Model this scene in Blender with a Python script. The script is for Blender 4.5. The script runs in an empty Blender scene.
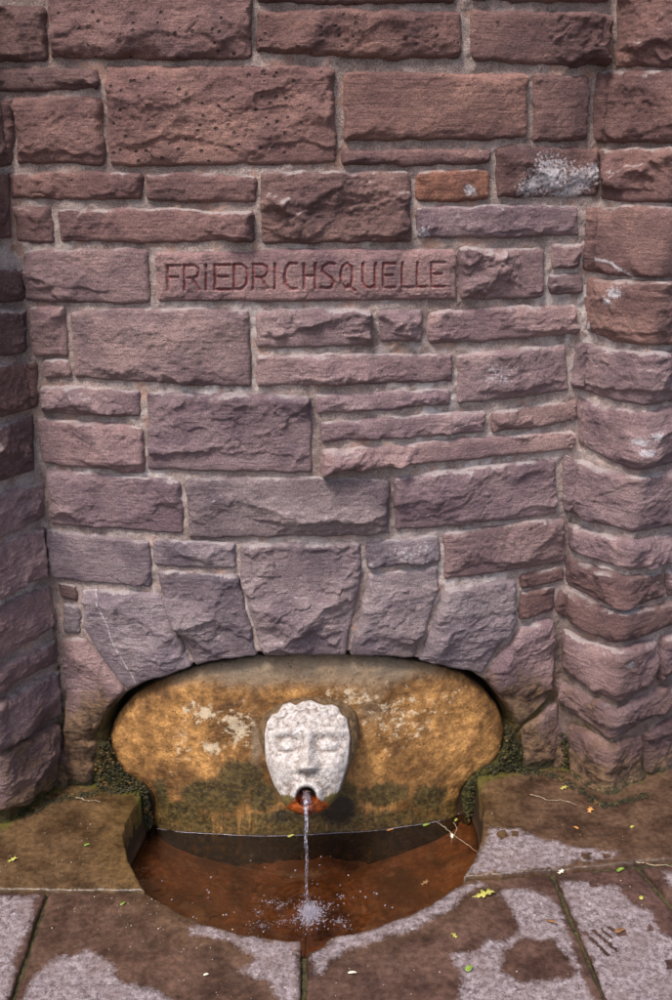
import bpy, math
import numpy as np
from mathutils import Vector
R = math.radians
scene = bpy.context.scene
# ------------------------------------------------------------------ camera
F, TH, H = 1059.0, R(19.5), 1.655          # focal length in px of the 672x1000 photo, pitch, eye height
cam_d = bpy.data.cameras.new('camera'); cam = bpy.data.objects.new('camera', cam_d)
scene.collection.objects.link(cam); scene.camera = cam
cam_d.sensor_fit = 'VERTICAL'; cam_d.sensor_height = 24; cam_d.lens = 24*F/1000
cam.location = (0, 0, H); cam.rotation_euler = (math.pi/2-TH, 0, 0)
cam_d.clip_start = .05; cam_d.clip_end = 1000
# ------------------------------------------------------------------ light
SUN_EL, SUN_AZ = 60, 213                    # azimuth measured clockwise from +Y (north)
w = bpy.data.worlds.new('World'); scene.world = w; w.use_nodes = True
nt = w.node_tree; bg = nt.nodes['Background']
sky = nt.nodes.new('ShaderNodeTexSky'); sky.sky_type = 'NISHITA'; sky.sun_disc = False
sky.sun_elevation = R(SUN_EL); sky.sun_rotation = R(SUN_AZ); sky.dust_density = 4; sky.air_density = 1.0; sky.ozone_density = 1.0
nt.links.new(sky.outputs[0], bg.inputs[0]); bg.inputs[1].default_value = .15
sd = bpy.data.lights.new('sun', 'SUN'); sun = bpy.data.objects.new('sun', sd); scene.collection.objects.link(sun)
sd.energy = 2.5; sd.angle = R(13); sd.color = (1, .95, .88)
az, el = R(SUN_AZ), R(SUN_EL)
sdir = Vector((math.sin(az)*math.cos(el), math.cos(az)*math.cos(el), math.sin(el)))
sun.rotation_euler = sdir.to_track_quat('Z', 'Y').to_euler()
scene.view_settings.view_transform = 'Standard'; scene.view_settings.look = 'None'
scene.view_settings.gamma = 1; scene.view_settings.exposure = 0.56

rng = np.random.default_rng(7)
# ------------------------------------------------------------------ noise
_perm = np.random.default_rng(3).permutation(256); _perm = np.concatenate([_perm, _perm, _perm])
_ga = np.random.default_rng(4).uniform(0, 2*np.pi, 256); _gx, _gy = np.cos(_ga), np.sin(_ga)
def perlin(x, y, z=0.0):
    """2-D gradient noise; z (a scalar or column) picks a layer"""
    zz = int(math.floor(float(np.mean(z))*13.7)) & 255
    x, y = np.broadcast_arrays(np.asarray(x, float), np.asarray(y, float))
    xi, yi = np.floor(x).astype(int), np.floor(y).astype(int); xf, yf = x-xi, y-yi
    f = lambda t: t*t*t*(t*(t*6-15)+10)
    u, v = f(xf), f(yf); xi = (xi+zz*7) & 255; yi = yi & 255
    def g(a, b):
        h = _perm[_perm[(xi+a) & 255]+((yi+b+zz) & 255)]
        return _gx[h]*(xf-a)+_gy[h]*(yf-b)
    L = lambda a, b, t: a+(b-a)*t
    return L(L(g(0, 0), g(1, 0), u), L(g(0, 1), g(1, 1), u), v)*1.35
def fbm(x, y, z=0.0, o=4, g=.5):
    s = 0; a = 1
    for i in range(o):
        s = s+a*perlin(x*2**i, y*2**i, z+i*7.3); a *= g
    return s
def smooth(a, b, x):
    t = np.clip((x-a)/(b-a), 0, 1); return t*t*(3-2*t)
# ------------------------------------------------------------------ plan of the wall (x to the right, y away)
XJL, XJR = -.72, .603
arc = lambda x: 2.35+.264*(x+.19)**2
xs = np.linspace(XJL, XJR, 60)
plan = [(-2.4, 2.50), (-.825, 2.235)]+[(x, arc(x)) for x in xs]+[(.716, 2.385), (2.5, 3.5)]
plan = np.array(plan); seg = np.hypot(*np.diff(plan, axis=0).T); ss = np.concatenate([[0], np.cumsum(seg)])
S = np.arange(0, ss[-1], .004)
PX, PY = np.interp(S, ss, plan[:, 0]), np.interp(S, ss, plan[:, 1])
ker = np.hanning(9); ker /= ker.sum()
def sm(a):
    p = np.concatenate([2*a[0]-a[4:0:-1], a, 2*a[-1]-a[-2:-6:-1]]); return np.convolve(p, ker, 'valid')
PX, PY = sm(PX), sm(PY)
TX, TY = np.gradient(PX), np.gradient(PY); l = np.hypot(TX, TY); TX /= l; TY /= l
NX, NY = sm(sm(TY)), sm(sm(-TX)); l = np.hypot(NX, NY); NX /= l; NY /= l
K = PX/PY
S_of_x = lambda x: float(np.interp(x, PX, S))
SJL, SJR = S_of_x(XJL), S_of_x(XJR)
def wall_pt(s, z, d):
    """point at arc length s, height z, standing d proud of the wall plan"""
    x, y, nx, ny = (np.interp(s, S, a) for a in (PX, PY, NX, NY))
    return np.stack([x+nx*d, y+ny*d, z], -1)
def ray(px, py):
    px, py = np.asarray(px, float), np.asarray(py, float)
    u = -(py-500)/F
    return (px-336)/F, math.cos(TH)+u*math.sin(TH), -math.sin(TH)+u*math.cos(TH)
kk = (S > S_of_x(-1.3)) & (S < S_of_x(1.6))
def to_wall(px, py, off=0.0):
    x, y, z = ray(px, py); k = x/y
    s = np.interp(k, K[kk], S[kk]); Y = np.interp(s, S, PY)-off
    return np.stack([s, H+Y/y*z], -1)
def to_floor(px, py, zz=0.0):
    x, y, z = ray(px, py); t = (zz-H)/z
    return np.stack([x*t, y*t], -1)
def at(px, py, Y):
    x, y, z = ray(px, py); t = Y/y; return Vector((x*t, Y, H+z*t))
# ------------------------------------------------------------------ objects
C = scene.collection
def mesh_np(name, co, faces, mat, parent=None, attrs=None, smooth_=True):
    me = bpy.data.meshes.new(name); n = len(co)
    faces = np.asarray(faces, dtype=np.int32); nf, k = faces.shape
    me.vertices.add(n); me.vertices.foreach_set('co', np.asarray(co, np.float32).ravel())
    me.loops.add(nf*k); me.loops.foreach_set('vertex_index', faces.ravel())
    me.polygons.add(nf); me.polygons.foreach_set('loop_start', np.arange(0, nf*k, k, dtype=np.int32))
    me.polygons.foreach_set('use_smooth', np.full(nf, smooth_))
    me.update(calc_edges=True)
    for a, v in (attrs or {}).items():
        at_ = me.attributes.new(a, 'FLOAT', 'POINT'); at_.data.foreach_set('value', np.asarray(v, np.float32).ravel())
    o = bpy.data.objects.new(name, me); C.objects.link(o)
    if mat: me.materials.append(mat)
    if parent: o.parent = parent
    return o
def grid_faces(n, m):                       # n columns, m rows; index = r*n+c; rows downward
    i = np.arange(n*m).reshape(m, n)
    return np.stack([i[1:, :-1], i[1:, 1:], i[:-1, 1:], i[:-1, :-1]], -1).reshape(-1, 4)
def empty(name, label, cat, loc=(0, 0, 0), group=None, kind=None):
    o = bpy.data.objects.new(name, None); C.objects.link(o); o.location = loc; o.empty_display_size = .05
    tag(o, label, cat, group, kind); bpy.context.view_layer.update(); return o
def tag(o, label=None, cat=None, group=None, kind=None):
    for k, v in (('label', label), ('category', cat), ('group', group), ('kind', kind)):
        if v: o[k] = v
    return o
def mesh_py(name, vs, fs, mat, parent=None, smooth_=True):
    me = bpy.data.meshes.new(name); me.from_pydata([tuple(v) for v in vs], [], fs)
    me.polygons.foreach_set('use_smooth', [smooth_]*len(me.polygons)); me.update()
    o = bpy.data.objects.new(name, me); C.objects.link(o)
    if mat: me.materials.append(mat)
    if parent: o.parent = parent
    return o
def resample(P, n):
    P = np.asarray(P, float); d = np.concatenate([[0], np.cumsum(np.hypot(*np.diff(P, axis=0).T))])
    t = np.linspace(0, d[-1], n); return np.stack([np.interp(t, d, P[:, 0]), np.interp(t, d, P[:, 1])], -1)
def coons(T, Rt, B, L, n, m):
    T, B = resample(T, n), resample(B, n); L, Rt = resample(L, m), resample(Rt, m)
    u = np.linspace(0, 1, n)[None, :, None]; v = np.linspace(0, 1, m)[:, None, None]
    P = (1-v)*T[None]+v*B[None]+(1-u)*L[:, None]+u*Rt[:, None]
    return P-((1-u)*(1-v)*T[0]+u*(1-v)*T[-1]+(1-u)*v*B[0]+u*v*B[-1])
def dist_poly(P, poly):
    """unsigned distance of points to a closed polygon's outline, and an inside flag"""
    P = np.asarray(P, float).reshape(-1, 2); poly = np.asarray(poly, float); d = np.full(len(P), 1e9); ins = np.zeros(len(P), bool)
    for a, b in zip(poly, np.roll(poly, -1, 0)):
        ab = b-a; q = ab@ab
        if q < 1e-14: continue
        t = np.clip(((P-a)@ab)/q, 0, 1); d = np.minimum(d, np.hypot(*(P-a-t[:, None]*ab).T))
        c = (a[1] > P[:, 1]) != (b[1] > P[:, 1])
        with np.errstate(divide='ignore', invalid='ignore'):
            ins ^= c & (P[:, 0] < (b[0]-a[0])*(P[:, 1]-a[1])/(b[1]-a[1])+a[0])
    return d, ins
def sdf(P, poly):
    d, i = dist_poly(P, poly); return np.where(i, d, -d)
# ------------------------------------------------------------------ materials
class NT:
    def __init__(s, name):
        s.m = bpy.data.materials.new(name); s.m.use_nodes = True; s.t = s.m.node_tree
        s.t.nodes.clear(); s.out = s.n('OutputMaterial')
    def n(s, typ, **kw):
        x = s.t.nodes.new('ShaderNode'+typ)
        for k, v in kw.items():
            if k.startswith('i_'):
                s.set(x.inputs[k[2:].replace('_', ' ')], v)
            else: setattr(x, k, v)
        return x
    def set(s, sock, v):
        if isinstance(v, bpy.types.NodeSocket): s.t.links.new(v, sock)
        elif hasattr(sock.default_value, '__len__') and not hasattr(v, '__len__'): sock.default_value = (v, v, v, 1)[:len(sock.default_value)]
        elif hasattr(sock.default_value, '__len__') and len(v) == 3 and len(sock.default_value) == 4: sock.default_value = (*v, 1)
        else: sock.default_value = v
    def attr(s, a): return s.n('Attribute', attribute_name=a).outputs['Fac']
    def pos(s):
        return s.n('NewGeometry').outputs['Position']
    def noise(s, sc, det=6, rough=.55, vec=None, dist=0.0, off=None):
        v = vec if vec is not None else s.pos()
        if off is not None:
            a = s.n('VectorMath', operation='ADD'); s.set(a.inputs[0], v); s.set(a.inputs[1], off); v = a.outputs[0]
        x = s.n('TexNoise'); x.inputs['Scale'].default_value = sc; x.inputs['Detail'].default_value = det
        x.inputs['Roughness'].default_value = rough; x.inputs['Distortion'].default_value = dist
        s.set(x.inputs['Vector'], v); return x.outputs['Fac']
    def voro(s, sc, vec=None, feat='F1'):
        x = s.n('TexVoronoi'); x.feature = feat; x.inputs['Scale'].default_value = sc; s.set(x.inputs['Vector'], vec if vec is not None else s.pos()); return x.outputs['Distance']
    def ramp(s, f, a, b, c=0.0, d=1.0):
        x = s.n('MapRange'); x.interpolation_type = 'SMOOTHSTEP'
        for i, v in enumerate((f, a, b, c, d)): s.set(x.inputs[i], v)
        return x.outputs[0]
    def math(s, op, a, b=0.0, c=None):
        x = s.n('Math', operation=op); s.set(x.inputs[0], a); s.set(x.inputs[1], b)
        if c is not None: s.set(x.inputs[2], c)
        return x.outputs[0]
    def mix(s, f, a, b, blend='MIX'):
        x = s.n('Mix', data_type='RGBA', blend_type=blend); s.set(x.inputs[0], f); s.set(x.inputs[6], a); s.set(x.inputs[7], b); return x.outputs[2]
    def bump(s, h, dist, st=1.0, nrm=None):
        x = s.n('Bump'); x.inputs['Strength'].default_value = st; x.inputs['Distance'].default_value = dist; s.set(x.inputs['Height'], h)
        if nrm is not None: s.set(x.inputs['Normal'], nrm)
        return x.outputs[0]
    def stretch(s, sx, sy, sz):
        x = s.n('VectorMath', operation='MULTIPLY'); s.set(x.inputs[0], s.pos()); x.inputs[1].default_value = (sx, sy, sz); return x.outputs[0]
    def bsdf(s, col, rough, nrm=None, spec=.5, **kw):
        b = s.n('BsdfPrincipled'); s.set(b.inputs['Base Color'], col); s.set(b.inputs['Roughness'], rough); s.set(b.inputs['Specular IOR Level'], spec)
        if nrm is not None: s.set(b.inputs['Normal'], nrm)
        for k, v in kw.items(): s.set(b.inputs[k.replace('_', ' ')], v)
        s.t.links.new(b.outputs[0], s.out.inputs[0]); return b

def stone_material():
    t = NT('red_sandstone')
    oi = t.n('ObjectInfo'); col = oi.outputs['Color']; rnd = oi.outputs['Random']
    offv = t.n('CombineXYZ'); t.set(offv.inputs[0], t.math('MULTIPLY', rnd, 37.0)); t.set(offv.inputs[1], t.math('MULTIPLY', rnd, 91.0)); off = offv.outputs[0]
    big = t.ramp(t.noise(7, 4, .6, off=off), .32, .68)
    med = t.ramp(t.noise(34, 6, .65, off=off), .30, .72)
    fine = t.noise(330, 4, .7)
    grain = t.noise(900, 2, .6)
    lay = t.ramp(t.noise(4, 6, .6, vec=t.stretch(1, 1, 16), dist=.6, off=off), .35, .7)
    c = t.mix(big, t.mix(1.0, col, (.66, .64, .69), 'MULTIPLY'), t.mix(1.0, col, (1.24, 1.26, 1.20), 'MULTIPLY'))
    c = t.mix(t.math('MULTIPLY', lay, .42), c, t.mix(1.0, c, (.72, .66, .70), 'MULTIPLY'))
    c = t.mix(t.math('MULTIPLY', med, .5), c, t.mix(1.0, c, (1.42, 1.36, 1.32), 'MULTIPLY'))
    c = t.mix(t.math('MULTIPLY', t.ramp(t.noise(17, 5, .65, dist=.8, off=off), .52, .64), .35), c, t.mix(1.0, c, (.62, .64, .74), 'MULTIPLY'))
    c = t.mix(t.ramp(fine, .35, .7), t.mix(1.0, c, (.64, .62, .63), 'MULTIPLY'), t.mix(1.0, c, (1.30, 1.29, 1.29), 'MULTIPLY'))
    c = t.mix(t.ramp(grain, .60, .74, 0, .5), c, (.60, .50, .48))
    c = t.mix(t.ramp(t.noise(520, 3, .7), .60, .70, 0, .6), c, (.05, .03, .03))
    # pits of the quarried face
    pit = t.ramp(t.voro(48), .13, .22, 1, 0)
    pit = t.math('MULTIPLY', pit, t.ramp(t.noise(9, 3), .38, .52)); pit = t.math('MULTIPLY', pit, t.attr('pits'))
    c = t.mix(t.math('MULTIPLY', pit, .75), c, (.03, .02, .02))
    # lime smears at the margins, paler tone on upward ledges
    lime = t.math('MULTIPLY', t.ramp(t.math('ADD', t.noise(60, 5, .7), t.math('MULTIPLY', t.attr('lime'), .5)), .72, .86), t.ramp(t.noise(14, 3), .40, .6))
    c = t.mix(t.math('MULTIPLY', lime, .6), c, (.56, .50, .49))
    # scratch vein / efflorescence
    ef = t.ramp(t.math('ADD', t.noise(150, 6, .75), t.math('MULTIPLY', t.attr('white'), .38)), .70, .82)
    c = t.mix(t.math('MULTIPLY', ef, .85), c, (.62, .58, .62))
    # iron stain and algae near the water
    st = t.ramp(t.math('ADD', t.attr('stain'), t.math('MULTIPLY', t.math('SUBTRACT', t.noise(22, 5, .65), .5), 1.3)), .35, .85)
    c = t.mix(t.math('MULTIPLY', st, .9), c, t.mix(t.ramp(t.noise(34, 7, .72), .36, .64), (.060, .030, .012), (.42, .27, .15)))
    mo = t.ramp(t.math('ADD', t.attr('moss'), t.math('MULTIPLY', t.math('SUBTRACT', t.noise(55, 5, .7), .5), 1.6)), .5, .8)
    c = t.mix(t.math('MULTIPLY', mo, .9), c, t.mix(t.noise(80, 4, .7), (.012, .020, .006), (.075, .085, .02)))
    wet = t.attr('wet')
    c = t.mix(wet, c, t.mix(1.0, c, (.55, .50, .47), 'MULTIPLY'))
    rough = t.ramp(wet, 0, 1, .82, .34)
    h = t.math('ADD', t.math('MULTIPLY', t.noise(120, 8, .72), 1.0), t.math('MULTIPLY', grain, .28))
    h = t.math('ADD', h, t.math('MULTIPLY', t.noise(16, 5, .6, vec=t.stretch(1, 1, 11)), .55))
    h = t.math('SUBTRACT', h, t.math('MULTIPLY', pit, 1.4))
    t.bsdf(c, rough, t.bump(h, .0095, 1.0), .35)
    return t.m
def mortar_material():
    t = NT('sandy_mortar')
    g = t.noise(420, 3, .7); v = t.noise(9, 4)
    c = t.mix(t.ramp(v, .35, .65), (.26, .195, .18), (.47, .38, .355))
    c = t.mix(t.ramp(g, .38, .62), t.mix(1.0, c, (.55, .5, .48), 'MULTIPLY'), t.mix(1.0, c, (1.35, 1.32, 1.3), 'MULTIPLY'))
    c = t.mix(t.ramp(t.noise(700, 2), .62, .70, 0, .8), c, (.75, .70, .66))
    c = t.mix(t.math('MULTIPLY', t.ramp(t.noise(18, 4), .56, .66), .5), c, (.40, .19, .12))
    c = t.mix(t.math('MULTIPLY', t.attr('lime'), t.ramp(t.noise(26, 5, .7), .42, .62)), c, (.70, .63, .62))
    st = t.ramp(t.math('ADD', t.attr('stain'), t.math('MULTIPLY', t.math('SUBTRACT', t.noise(22, 5, .65), .5), 1.2)), .3, .8)
    c = t.mix(st, c, t.mix(t.noise(60, 5), (.02, .018, .008), (.20, .14, .04)))
    mo = t.ramp(t.math('ADD', t.attr('moss'), t.math('MULTIPLY', t.math('SUBTRACT', t.noise(60, 5, .7), .5), 1.5)), .5, .75)
    c = t.mix(mo, c, t.mix(t.ramp(t.noise(110, 4, .7), .35, .65), (.012, .016, .006), (.17, .16, .04)))
    wet = t.attr('wet'); c = t.mix(wet, c, t.mix(1.0, c, (.5, .45, .42), 'MULTIPLY'))
    h = t.math('ADD', t.noise(260, 6, .75), t.math('MULTIPLY', t.noise(60, 4), .8))
    t.bsdf(c, t.ramp(wet, 0, 1, .95, .4), t.bump(h, .006, 1.0), .25)
    return t.m
def plate_material():
    t = NT('iron_stained_panel')
    n1 = t.noise(6, 5, .6); n2 = t.noise(28, 7, .7); n3 = t.noise(140, 6, .75)
    c = t.mix(t.ramp(n1, .36, .66), (.20, .095, .028), (.58, .31, .11))
    c = t.mix(t.ramp(n2, .36, .68), t.mix(1.0, c, (.52, .47, .40), 'MULTIPLY'), t.mix(1.0, c, (1.30, 1.27, 1.2), 'MULTIPLY'))
    c = t.mix(t.ramp(n3, .35, .68), t.mix(1.0, c, (.72, .70, .66), 'MULTIPLY'), t.mix(1.0, c, (1.2, 1.18, 1.12), 'MULTIPLY'))
    grey = t.ramp(t.math('ADD', t.attr('grey'), t.math('MULTIPLY', t.math('SUBTRACT', n2, .5), 1.0)), .3, .9)
    c = t.mix(t.math('MULTIPLY', grey, .75), c, t.mix(n3, (.12, .10, .075), (.33, .27, .20)))
    pale = t.ramp(t.math('ADD', t.attr('pale'), t.math('MULTIPLY', t.math('SUBTRACT', t.noise(48, 8, .72), .5), 2.4)), .48, .80)
    c = t.mix(t.math('MULTIPLY', pale, .78), c, (.74, .60, .42))
    alg = t.ramp(t.math('ADD', t.attr('algae'), t.math('MULTIPLY', t.math('SUBTRACT', t.noise(36, 7, .72, vec=t.stretch(1.8, 1, .38)), .5), 1.3)), .38, .78)
    c = t.mix(t.math('MULTIPLY', alg, .88), c, t.mix(t.ramp(t.noise(90, 6, .75), .4, .65), (.016, .014, .005), (.13, .095, .025)))
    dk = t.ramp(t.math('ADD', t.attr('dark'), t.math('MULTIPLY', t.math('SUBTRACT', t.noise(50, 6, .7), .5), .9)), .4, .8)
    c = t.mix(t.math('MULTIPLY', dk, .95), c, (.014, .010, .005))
    pit = t.math('MULTIPLY', t.ramp(t.voro(85), .12, .2, 1, 0), t.ramp(t.noise(30, 3), .5, .62))
    c = t.mix(t.math('MULTIPLY', pit, .8), c, (.03, .02, .01))
    wet = t.attr('wet')
    h = t.math('SUBTRACT', t.math('ADD', t.noise(90, 8, .72), t.math('MULTIPLY', t.noise(400, 3, .7), .25)), t.math('MULTIPLY', pit, .9))
    t.bsdf(c, t.ramp(wet, 0, 1, .62, .22), t.bump(h, .0055, .9), .5)
    return t.m
def mask_material():
    t = NT('weathered_white_stone')
    n = t.noise(60, 7, .7); g = t.noise(320, 5, .75)
    c = t.mix(t.ramp(n, .35, .65), (.44, .385, .36), (.68, .64, .62))
    c = t.mix(t.ramp(g, .36, .62), t.mix(1.0, c, (.70, .68, .68), 'MULTIPLY'), c)
    c = t.mix(t.ramp(t.noise(26, 6, .7), .52, .70, 0, .65), c, (.30, .24, .20))
    c = t.mix(t.ramp(t.noise(75, 3, .6), .66, .72, 0, .8), c, (.16, .11, .08))
    c = t.mix(t.math('MULTIPLY', t.attr('recess_dark'), t.ramp(t.noise(90, 4), .3, .6, .5, 1)), c, (.17, .125, .10))  # dirt tone that also paints shade into the recesses, deepening the features
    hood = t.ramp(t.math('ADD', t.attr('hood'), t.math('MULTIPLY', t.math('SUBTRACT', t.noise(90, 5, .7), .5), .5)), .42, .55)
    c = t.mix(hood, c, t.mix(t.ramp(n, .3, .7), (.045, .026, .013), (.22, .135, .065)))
    al = t.ramp(t.math('ADD', t.attr('algae'), t.math('MULTIPLY', t.math('SUBTRACT', t.noise(70, 5, .7), .5), 1.1)), .35, .75)
    c = t.mix(al, c, t.mix(g, (.02, .022, .006), (.22, .15, .04)))
    ru = t.ramp(t.math('ADD', t.attr('rust'), t.math('MULTIPLY', t.math('SUBTRACT', t.noise(90, 5, .7), .5), .5)), .35, .6)
    c = t.mix(ru, c, t.mix(t.ramp(n, .3, .7), (.06, .009, .003), (.46, .10, .014)))
    dk = t.attr('hole'); c = t.mix(dk, c, (.01, .005, .003))
    h = t.math('ADD', t.noise(190, 7, .75), t.math('MULTIPLY', t.noise(600, 2), .2))
    t.bsdf(c, t.ramp(ru, 0, 1, .85, .18), t.bump(h, .004, .9), .4)
    return t.m
def slab_material():
    t = NT('wet_paving_slab')
    dryv = t.math('ADD', t.attr('dry'), t.math('ADD', t.math('MULTIPLY', t.math('SUBTRACT', t.noise(26, 8, .72), .5), .055), t.math('MULTIPLY', t.math('SUBTRACT', t.noise(150, 5, .7), .5), .030)))
    dry = t.ramp(dryv, -.001, .016)
    mkv = t.math('ADD', t.attr('mark'), t.math('MULTIPLY', t.math('SUBTRACT', t.noise(75, 5, .7), .5), .024))
    dry = t.math('MULTIPLY', dry, t.ramp(mkv, -.001, .0015, 1, 0))
    brown = t.attr('olive')
    n1 = t.noise(11, 6, .65); g = t.noise(380, 4, .75); m = t.noise(70, 6, .7)
    wetc = t.mix(t.ramp(n1, .33, .67), (.036, .019, .016), (.098, .056, .047))
    wetc = t.mix(brown, wetc, t.mix(t.ramp(n1, .3, .7), (.040, .023, .009), (.135, .082, .032)))
    wetc = t.mix(t.ramp(m, .35, .65), t.mix(1.0, wetc, (.68, .66, .64), 'MULTIPLY'), t.mix(1.0, wetc, (1.25, 1.22, 1.18), 'MULTIPLY'))
    wetc = t.mix(t.ramp(g, .62, .74, 0, .35), wetc, (.40, .30, .22))
    dryc = t.mix(t.ramp(m, .38, .62), (.145, .112, .118), (.30, .253, .268))
    dryc = t.mix(t.ramp(g, .36, .60), t.mix(1.0, dryc, (.72, .70, .72), 'MULTIPLY'), t.mix(1.0, dryc, (1.15, 1.14, 1.14), 'MULTIPLY'))
    dryc = t.mix(t.ramp(t.voro(34), .08, .15, .55, 0), dryc, (.55, .50, .49))
    dryc = t.mix(t.ramp(t.noise(15, 5, .65), .45, .66, 0, .75), dryc, (.175, .125, .125))
    c = t.mix(t.math('MULTIPLY', dry, t.ramp(t.math('ADD', t.math('MULTIPLY', t.noise(190, 6, .75), .7), t.math('MULTIPLY', m, .3)), .38, .54, .22, .95)), wetc, dryc)
    c = t.mix(t.ramp(t.math('ADD', t.attr('green'), t.math('MULTIPLY', t.math('SUBTRACT', t.noise(35, 5, .7), .5), 1.2)), .4, .85, 0, .85), c, t.mix(m, (.022, .024, .006), (.13, .12, .025)))
    rough = t.mix(dry, t.ramp(t.noise(16, 4), .35, .65, .12, .34), .8)
    h = t.math('ADD', t.math('MULTIPLY', m, .6), t.math('MULTIPLY', g, t.ramp(dry, 0, 1, .20, .6)))
    t.bsdf(c, rough, t.bump(h, .0035, .7), .5)
    return t.m
def simple(name, cols, rough=.7, sc=120, bump_=.001, spec=.4, **kw):
    t = NT(name); c = t.mix(t.ramp(t.noise(sc, 5, .65), .35, .65), cols[0], cols[1])
    t.bsdf(c, rough, t.bump(t.noise(sc*2, 5), bump_, .8), spec, **kw); return t.m
M_stone, M_mortar, M_plate, M_mask, M_slab = stone_material(), mortar_material(), plate_material(), mask_material(), slab_material()
M_moss = NT('wet_moss')
_c = M_moss.mix(M_moss.ramp(M_moss.noise(70, 5, .7), .35, .65), (.012, .012, .005), (.070, .060, .020))
_c = M_moss.mix(M_moss.ramp(M_moss.noise(24, 3), .55, .66), _c, (.17, .10, .03))
M_moss.bsdf(_c, .38, M_moss.bump(M_moss.noise(300, 5, .8), .004, 1), .5); M_moss = M_moss.m
# ------------------------------------------------------------------ things that carry the stones
wall = empty('fountain_wall', 'curved red sandstone wall with carved inscription above the spring basin', 'wall', (0, 2.35, 0))
pil_l = empty('stone_pillar', 'rock faced sandstone pillar cut by the left edge of the photo', 'pillar', (-.82, 2.3, 0), 'rock faced corner pillars')
pil_r = empty('stone_pillar', 'rock faced sandstone pillar with protruding corner right of the arch', 'pillar', (.72, 2.45, 0), 'rock faced corner pillars')

# plate outline in photo px, used for the recess too
PLATE_T = [(109,734),(116,715),(134,696),(162,681),(203,668),(256,659.5),(300,657),(340,657),(390,660),(434,667),(464,676),(485,690),(500,708),(506,727)]
PLATE_R = [(506,727),(502,750),(491,765),(474,774),(467,784),(464,800),(466,815),(466,824),(460,850),(455,880)]
PLATE_L = [(109,734),(112,752),(122,771),(141,784),(147,796),(146,812),(147,826),(160,850),(170,880)]
PLATE_B = [(170,880),(310,900),(455,880)]
def _wide(Q): return [(308+(x-308)*(1+.034*float(smooth(800, 770, y))), 745+(y-745)*(1+.055*float(smooth(735, 690, y)))) for x, y in Q]
PLATE_T, PLATE_R, PLATE_L = _wide(PLATE_T), _wide(PLATE_R), _wide(PLATE_L)
plate_uv = np.concatenate([to_wall(*np.array(PLATE_T).T), to_wall(*np.array(PLATE_R[1:]).T), to_wall(*np.array(PLATE_B[::-1][1:]).T), to_wall(*np.array(PLATE_L[::-1][1:-1]).T)])

def stain_fields(s, z):
    """iron stain, moss, wet and lime fields over the wall, from where water and splashes reach"""
    s = np.ravel(s); z = np.ravel(z)
    d = -sdf(np.stack([s, z], -1), plate_uv)
    low = smooth(.30, .03, z)
    stain = np.clip(smooth(.46, .13, z)*1.25-.12, 0, 1)*smooth(1.6, .75, np.abs(s-S_of_x(-.08)))
    pier = smooth(.56, .70, np.abs(s-S_of_x(-.07))); stain = stain*(1-.5*pier*smooth(.02, .10, z))
    moss = smooth(.085, -.01, z)*(.95-.2*pier)+np.exp(-np.clip(d, 0, 9)/.012)*.55*smooth(.42, .12, z)
    wet = np.clip(smooth(.55, .05, z)+.6*fbm(s*9, z*9, 44, 3), 0, 1)*smooth(.6, .4, z)*.95
    return stain, moss, wet
def scallops(u, v, r, cell, ax, depth, tilt):
    """spalled rock: concave scallops meeting in sharp ridges (lowest of many tilted paraboloids)"""
    u0, u1, v0, v1 = u.min()-cell, u.max()+cell, v.min()-cell, v.max()+cell
    n = max(4, int((u1-u0)*(v1-v0)/(cell*cell*ax)))
    cx, cy = r.uniform(u0, u1, n), r.uniform(v0, v1, n); tu, tv = r.normal(size=n)*tilt, r.normal(size=n)*tilt; o = r.uniform(0, 1, n)*depth
    h = np.full(u.shape, 9., np.float32); c = depth*2.2/cell**2; uf, vf = u.astype(np.float32), v.astype(np.float32)
    for i in range(n):
        a, b = uf-np.float32(cx[i]), vf-np.float32(cy[i])
        np.minimum(h, o[i]+a*(c/ax**2*a+tu[i])+b*(c*b+tv[i]), out=h)
    return h-float(h.mean())
def relief(P, e, size, seed, kind, amp):
    u, v = P[..., 0], P[..., 1]; r = np.random.default_rng(seed); z0 = seed*3.17
    q = {'flat': .22, 'mid': .72, 'rough': 1.25}[kind]*r.uniform(.85, 1.15)
    wx, wy = .018*fbm(u*11, v*11, z0+1, 4), .018*fbm(u*11, v*11, z0+2, 4)
    U, V_ = u+wx, v+wy
    cv = v.mean(); lv = np.ptp(v)/2+1e-6; b = (v-cv)/lv
    h = scallops(U, V_, r, .085, 1.5, .0095, .045)
    h = h+scallops(U+wx, V_+wy, r, .034, 1.4, .0040, .06)*smooth(-.35, .35, fbm(u*6, v*6, z0+21, 2))
    face = amp*.82+q*h
    if kind != 'flat':                                          # broken lower margin, step with a sharp lip
        lip = b+.30*fbm(u*7, v*3, z0+12, 4)+r.uniform(.0, .25)
        face = face-smooth(-.42, -.56, lip)*amp*.38*q-smooth(-.5, -1.2, lip)*amp*.25
        lip2 = fbm(u*3.3, v*5, z0+13, 4)*1.0+.4*b
        face = face+q*.0035*smooth(.02, -.01, lip2-r.uniform(-.1, .2))
    face = face+.0009*(1-np.abs(fbm(u*26, v*34, z0+17, 3))*3)*q+.0012*fbm(u*60, v*80, z0+7, 4, .62)*(.6+q)+.0009*fbm(u*7, v*130, z0+8, 2)*(1.35-q)*smooth(-.3, .5, fbm(u*3, v*6, z0+18, 2))
    wv = (.0024+.0062*np.clip(.45+1.1*fbm(u*17, v*17, z0+5, 3), 0, 1.5))*(1.25-.35*smooth(.0, .8, b))
    m_ = 1-np.exp(-e/wv)
    low = -.012+.0215*(1-np.exp(-e/.0035))
    return np.maximum(-.012+(face+.012)*m_, low+.0012*fbm(u*50, v*50, z0+30, 3)*m_)
ALL = []
SEED = [100]
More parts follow.
